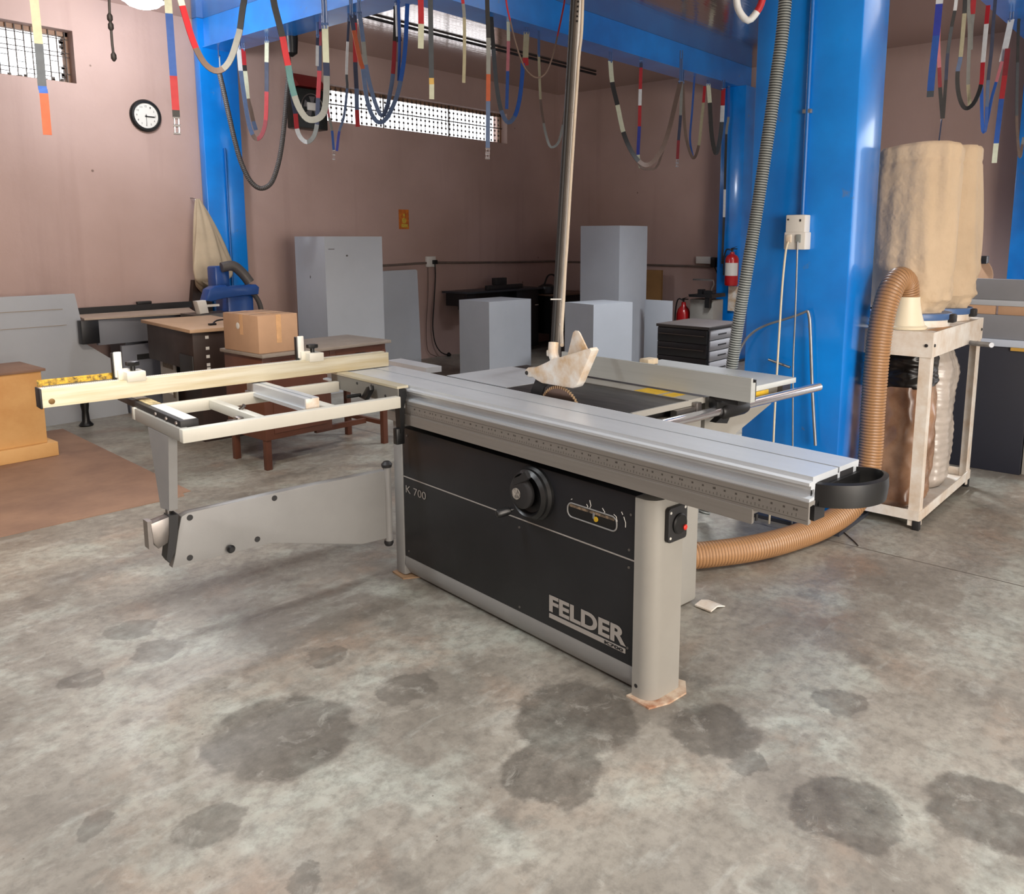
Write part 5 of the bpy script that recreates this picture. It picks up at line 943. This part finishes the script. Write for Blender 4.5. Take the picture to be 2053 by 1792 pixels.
g = G(); g.box(8.68, 9.50, 7.10, 7.60, .20, .714); g.box(8.70, 8.74, 7.1, 7.14, 0, .2); g.box(9.44, 9.48, 7.1, 7.14, 0, .2); g.build('body', mat('near_black', (12, 12, 14), .5), d2)
g = G(); g.lathe([(.13, 0), (.14, .01), (.12, .10), (.06, .13)], (8.78, 7.25, .741), (0, 0, 1), 20); g.tube(spline([(8.72, 7.25, .86), (8.80, 7.25, .98), (8.92, 7.25, .99), (9.0, 7.25, .90)], .03), .012, 8); tag(g.build('black_case', black_pl), 'small black case with curved cable on the corner desk', 'case')
# drawer cart
ct = thing('drawer_cart', 'dark drawer cart with light grey side drawers left of the ribbed hose', 'drawer cabinet', (6.08, 3.40, 0))
g = G(); g.box(5.855, 6.40, 3.175, 3.64, .05, .775, bev=.004); g.build('body', navy_paint, ct)
g = G(); g.box(5.84, 6.41, 3.16, 3.65, .776, .80, bev=.004); g.build('top', mat('dark_top', (66, 60, 58), .45, var=.2, vscale=5), ct)
for i in range(6):
    z1 = .768 - i * .115
    g = G(); g.box(5.842, 5.8545, 3.18, 3.635, z1 - .108, z1, bev=.002); d_ = g.build('drawer', navy_paint, ct)
    g = G(); g.box(5.832, 5.8418, 3.20, 3.62, z1 - .048, z1 - .044); g.build('drawer_handle', steel, d_)
for i, (h0, h1) in enumerate(((.690, .768), (.605, .683), (.520, .598), (.400, .513), (.28, .393), (.06, .27))):
    g = G(); g.box(5.872, 6.235, 3.163, 3.1745, h0, h1, bev=.002); d_ = g.build('side_drawer', mat('pale_drawer', (176, 176, 180), .5), ct)
    g = G(); zc = (h0 + h1) / 2; g.box(6.00, 6.14, 3.1605, 3.163, zc - .006, zc + .006, bev=.001); g.build('drawer_slot', black_sat, d_)
for (x, y) in ((5.90, 3.22), (6.36, 3.22), (5.90, 3.60), (6.36, 3.60)):
    g = G(); g.cyl((x, y - .012, .025), (x, y + .012, .025), .025, 16); g.build('castor', black_pl, ct)
# small bench machine near the far column
sm = thing('bench_machine', 'small grey bench machine on a stand below the white switch box', 'machine', (8.8, 4.88, 0))
g = G(); g.box(8.80, 9.05, 4.72, 5.03, 0, .77, bev=.006); g.build('stand', light_paint, sm)
g = G(); g.prism([(4.69, .80), (5.0, .80), (5.01, .83), (4.70, .845)], 'x', 8.72, 9.05); g.box(8.74, 8.80, 4.74, 4.80, .68, .80); g.box(8.78, 8.86, 4.86, 4.92, .83, .89); g.box(8.78, 8.84, 4.72, 4.84, .84, .88); g.build('table', black_pl, sm)
g = G(); g.box(8.78, 8.82, 4.73, 4.99, .995, 1.015); g.tube(spline([(8.8, 4.73, 1.0), (8.8, 4.72, .95), (8.8, 4.75, .9), (8.8, 4.74, .85)], .02), .012, 8); g.build('upper_arm', steel, sm)
g = G(); g.grid(lambda u, v: (XB - .05 - .01 * math.sin(6 * u), 4.95 + (.02 + .06 * v) * math.cos(2 * PI * u), 1.0 - .5 * v), 20, 12, True); tag(g.build('straw_broom', mat('broom_straw', (112, 76, 54), .8, var=.4, vscale=30), sharp=False), 'brown straw broom hanging on the right wall by the far column', 'broom')
# ================================================================ RIGHT SIDE STORAGE
sr = thing('storage_bench', 'dark storage bench with stacked grey boards behind the dust collector', 'bench', (6.3, 1.4, 0))
g = G(); g.box(5.89, 6.9, .95, 2.3, 0, .815, bev=.003); g.build('body', mat('deep_navy', (30, 33, 46), .5, var=.12, vscale=3), sr)
g = G(); g.box(5.88, 6.9, .55, 2.31, .8155, .86, bev=.002); wt = g.build('bench_top', mat('pale_blue_edge', (180, 190, 206), .4), sr)
g = G(); g.box(5.875, 5.88, .6, 1.06, .795, .815); g.build('brass_strip', mat('brass_strip', (190, 150, 70), .4), wt)
g = G(); g.box(6.9, 6.98, .4, .949, 0, .815) if False else g.box(5.93, 6.88, .56, .945, 0, .814); g.build('side_body', light_paint, sr)
def rack(name, label, z0, z1, y0, y1, m, x0=5.90, x1=5.95):
    g = G(); g.box(x0, x1, y0, y1, z0, z1, bev=.002); return tag(g.build(name, m), label, 'board')
rack('grey_board', 'lower grey board lying on the storage bench behind the filter bags', .861, 1.015, .45, 1.78, board_grey_b)
rack('grey_board', 'thin pale board between the cardboard strip and top grey board', 1.072, 1.108, .45, 1.78, board_grey)
rack('grey_board', 'wide upper grey board at the right edge behind the filter bags', 1.109, 1.24, .45, 1.76, board_grey_b)
rack('carton_strip', 'tan carton between grey boards, left of the gap', 1.0155, 1.0715, 1.17, 1.62, cardboard, 5.905)
rack('carton_strip', 'tan carton between grey boards, cut by the right edge', 1.0155, 1.0715, .45, 1.155, cardboard, 5.905)
sh = thing('shelf_rack', 'rack of stacked grey shelves seen between the big column and filter bags', 'shelf', (6.2, 2.0, .86))
g = G(); g.box(6.00, 6.5, 1.80, 2.30, .861, 1.39); g.build('carcass', mat('shelf_dark', (20, 20, 26), .5), sh)
for (z0, z1, m_) in ((1.30, 1.385, board_grey), (1.21, 1.285, board_grey_b), (1.115, 1.15, board_grey), (1.02, 1.045, board_grey), (.93, .95, board_grey)):
    g = G(); g.box(5.92, 5.999, 1.80, 2.30, z0, z1, bev=.001); g.build('shelf', m_, sh)
g = G(); g.prism([(2.02, 1.45), (1.88, 1.455), (2.02, 1.40)], 'x', 6.0, 6.02); g.box(6.0, 6.02, 2.0, 2.03, 1.391, 1.45); tag(g.build('black_wedge', black_pl), 'small black pointed piece on top of the shelf rack', 'tool')
dg = thing('round_disc', 'tan round disc with dark bracket peeking out beside the rear filter bag', 'disc', (7.2, 1.60, .9))
g = G(); g.lathe([(.16, 0), (.16, .03)], (7.2, 1.62, 1.20), (-1, 0, 0), 30); g.box(7.14, 7.22, 1.5, 1.7, .0, 1.05); g.build('disc', cardboard, dg)
g = G(); g.box(7.12, 7.2, 1.50, 1.56, 1.30, 1.36, bev=.006); g.build('bracket', black_pl, dg)
# small leftovers
g = G(MF); g.box(3.18, 3.26, 2.60, 2.66, .8705, .90, bev=.006); tag(g.build('wood_scrap', mat('pale_scrap', (214, 196, 166), .6, var=.3, vscale=20)), 'pale scrap of wood lying at the back of the extension table', 'wood scrap')
g = G(); g.lathe([(.05, 0), (.05, .012), (.04, .014), (.04, .07)], (4.175, 1.47, 0), (0, 0, 1), 20); tag(g.build('floor_foot', mat('tan_foot', (150, 120, 98), .5)), 'small round tan foot on the floor behind the tan hose', 'pipe')  # round floor foot standing alone, not a pipe
g = G(); g.tube(spline([(4.12, 1.42, .004), (4.02, 1.33, .004), (3.98, 1.30, .004)], .02), .003, 6); tag(g.build('dark_sliver', dark_wood), 'thin dark sliver on the floor in front of the tan hose', 'offcut')
# ================================================================ HANGING STRAPS
COL = {'W': (206, 210, 212), 'R': (168, 20, 32), 'B': (22, 78, 158), 'K': (22, 22, 24), 'N': (34, 44, 72), 'G': (124, 126, 122), 'Y': (206, 170, 90), 'O': (164, 74, 34), 'C': (198, 202, 178), 'L': (158, 152, 124), 'D': (62, 68, 74), 'S': (78, 98, 132), 'M': (98, 80, 70), 'Q': (128, 20, 34), 'P': (186, 110, 118), 'T': (70, 112, 112), 'V': (34, 50, 150)}
CM = {k: mat('webbing_' + k, v, .55, bump=.15, bscale=600, var=.12, vscale=30) for k, v in COL.items()}
clip_m = mat('clear_blue_clip', (70, 96, 140), .25, coat=.4)
def strap(label, w, tw, kind, pts, clips):
    P_ = [Vector(p[:3]) for p in pts]; cols = [p[3] for p in pts]; ext_ = [P_[0] * 2 - P_[1]] + P_ + [P_[-1] * 2 - P_[-2]]
    S_ = []; CI = []; keys = sorted(set(cols))
    for i in range(1, len(ext_) - 2):
        n = max(3, int((ext_[i + 1] - ext_[i]).length / .02))
        for k in range(n):
            t = k / n; a, b, c, d = ext_[i - 1:i + 3]
            S_.append(0.5 * ((2 * b) + (c - a) * t + (2 * a - 5 * b + 4 * c - d) * t * t + (3 * b - a - 3 * c + d) * t ** 3)); CI.append(keys.index(cols[i - 1]))
    S_.append(P_[-1]); CI.append(CI[-1])
    g = G(); view = (S_[len(S_) // 2] - Vector((0, 0, 1.5))).normalized()
    if kind == 'cord':
        u = None; prev = None; n = 10; r = w / 2
        for i, p in enumerate(S_):
            t = (S_[min(i + 1, len(S_) - 1)] - S_[max(i - 1, 0)]).normalized(); u = (t.orthogonal() if u is None else (u - t * u.dot(t))).normalized(); v = t.cross(u)
            R = g.ring(p, u, v, r, r, n); g.mi = CI[max(0, i - 1)]
            if prev:
                for k in range(n): g._f([prev[k], prev[(k + 1) % n], R[(k + 1) % n], R[k]], True)
            else: g._f(R)
            prev = R
        g._f(prev)
    else:
        prev = None; th = .0022
        for i, p in enumerate(S_):
            t = (S_[min(i + 1, len(S_) - 1)] - S_[max(i - 1, 0)]).normalized()
            side = t.cross(view).normalized(); wv = (side * math.cos(tw) + view * math.sin(tw)).normalized(); nn = t.cross(wv).normalized()
            h = w / 2 / max(.55, math.cos(tw))
            q = [p + wv * h + nn * th, p - wv * h + nn * th, p - wv * h - nn * th, p + wv * h - nn * th]; R = [g.bm.verts.new(v) for v in q]; g.mi = CI[max(0, i - 1)]
            if prev:
                for k in range(4): g._f([prev[k], prev[(k + 1) % 4], R[(k + 1) % 4], R[k]])
            else: g._f(R)
            prev = R
        g._f(prev[::-1])
    zt = max(p.z for p in S_); base = [p for p in S_ if p.z == zt][0]
    nm = 'hanging_cable' if kind == 'cord' else 'hanging_strap'; ct_ = 'cable' if kind == 'cord' else 'strap'
    t = thing(nm, label, ct_, tuple(base), ROOM, 'colour-banded straps and cables hanging from the ceiling')
    g.build('webbing' if kind != 'cord' else 'sheath', [CM[k] for k in keys], t, sharp=False)
    for c in clips:
        g = G(); p = Vector(c[1:])
        if c[0] == 't':
            zt_ = 3.25 if p.z < 3.235 else p.z + .03
            r_ = Vector((right.x, right.y, 0)); hw = w * .5
            g.tube([p + r_ * hw * .5 + Vector((0, 0, -.02)), Vector((p.x, p.y, zt_)) + r_ * hw * .5], .006, 8); g.tube([p - r_ * hw * .5 + Vector((0, 0, -.02)), Vector((p.x, p.y, zt_)) - r_ * hw * .5], .006, 8)
            g.tube([p + r_ * hw * 1.1, p - r_ * hw * 1.1], .007, 8); g.build('clip', clip_m, t)
        else:
            q = S_[-1]; d = (p - q).normalized(); u = d.cross(view).normalized() * min(.016, w * .55)
            g.tube([q - u * .6, q + d * (p - q).length - u * .6], .004, 6); g.tube([q + u * .6, q + d * (p - q).length + u * .6], .004, 6); g.tube([p - u, p + u], .006, 6); g.tube([q - u, q + u], .006, 6); m_ = (p + q) / 2; g.tube([m_ - u, m_ + u], .008, 6); g.build('buckle', chrome, t)
    return t
for s_ in STRAPS:
    s_ = list(s_); hi_ = max(s_[4], key=lambda p: p[2])
    if hi_[2] < 3.24 and not any(c_[0] == 't' for c_ in s_[5]) and not any(k_ in s_[0] for k_ in ('navy cord', 'pink and blue diag', 'long red, blue')): s_[5] = list(s_[5]) + [('t',) + tuple(hi_[:3])]
    strap(*s_)
# knotted black cord near the clock, sagging ribbed hose
g = G(); g.tube(CHAIN, .006, 8)
for p in KNOTS: g.lathe([(.004, -.022), (.012, -.010), (.012, .008), (.005, .02)], p, (0, 0, 1), 10)
tag(g.build('knotted_cord', mat('black_cord', (34, 28, 26), .6)), 'thin black knotted cord hanging above left of the wall clock', 'cord', 'colour-banded straps and cables hanging from the ceiling')
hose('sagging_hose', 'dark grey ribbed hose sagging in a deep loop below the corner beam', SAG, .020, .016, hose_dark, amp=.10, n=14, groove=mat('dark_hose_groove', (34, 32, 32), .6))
g = G(); g.lathe([(.01, 0), (.05, .03), (.06, .15), (.055, .30), (.03, .45), (.01, .5)], COIL, (0, 0, 1), 14); tag(g.build('black_bundle', black_pl), 'black bundled cable end tied under the corner beam', 'cable')
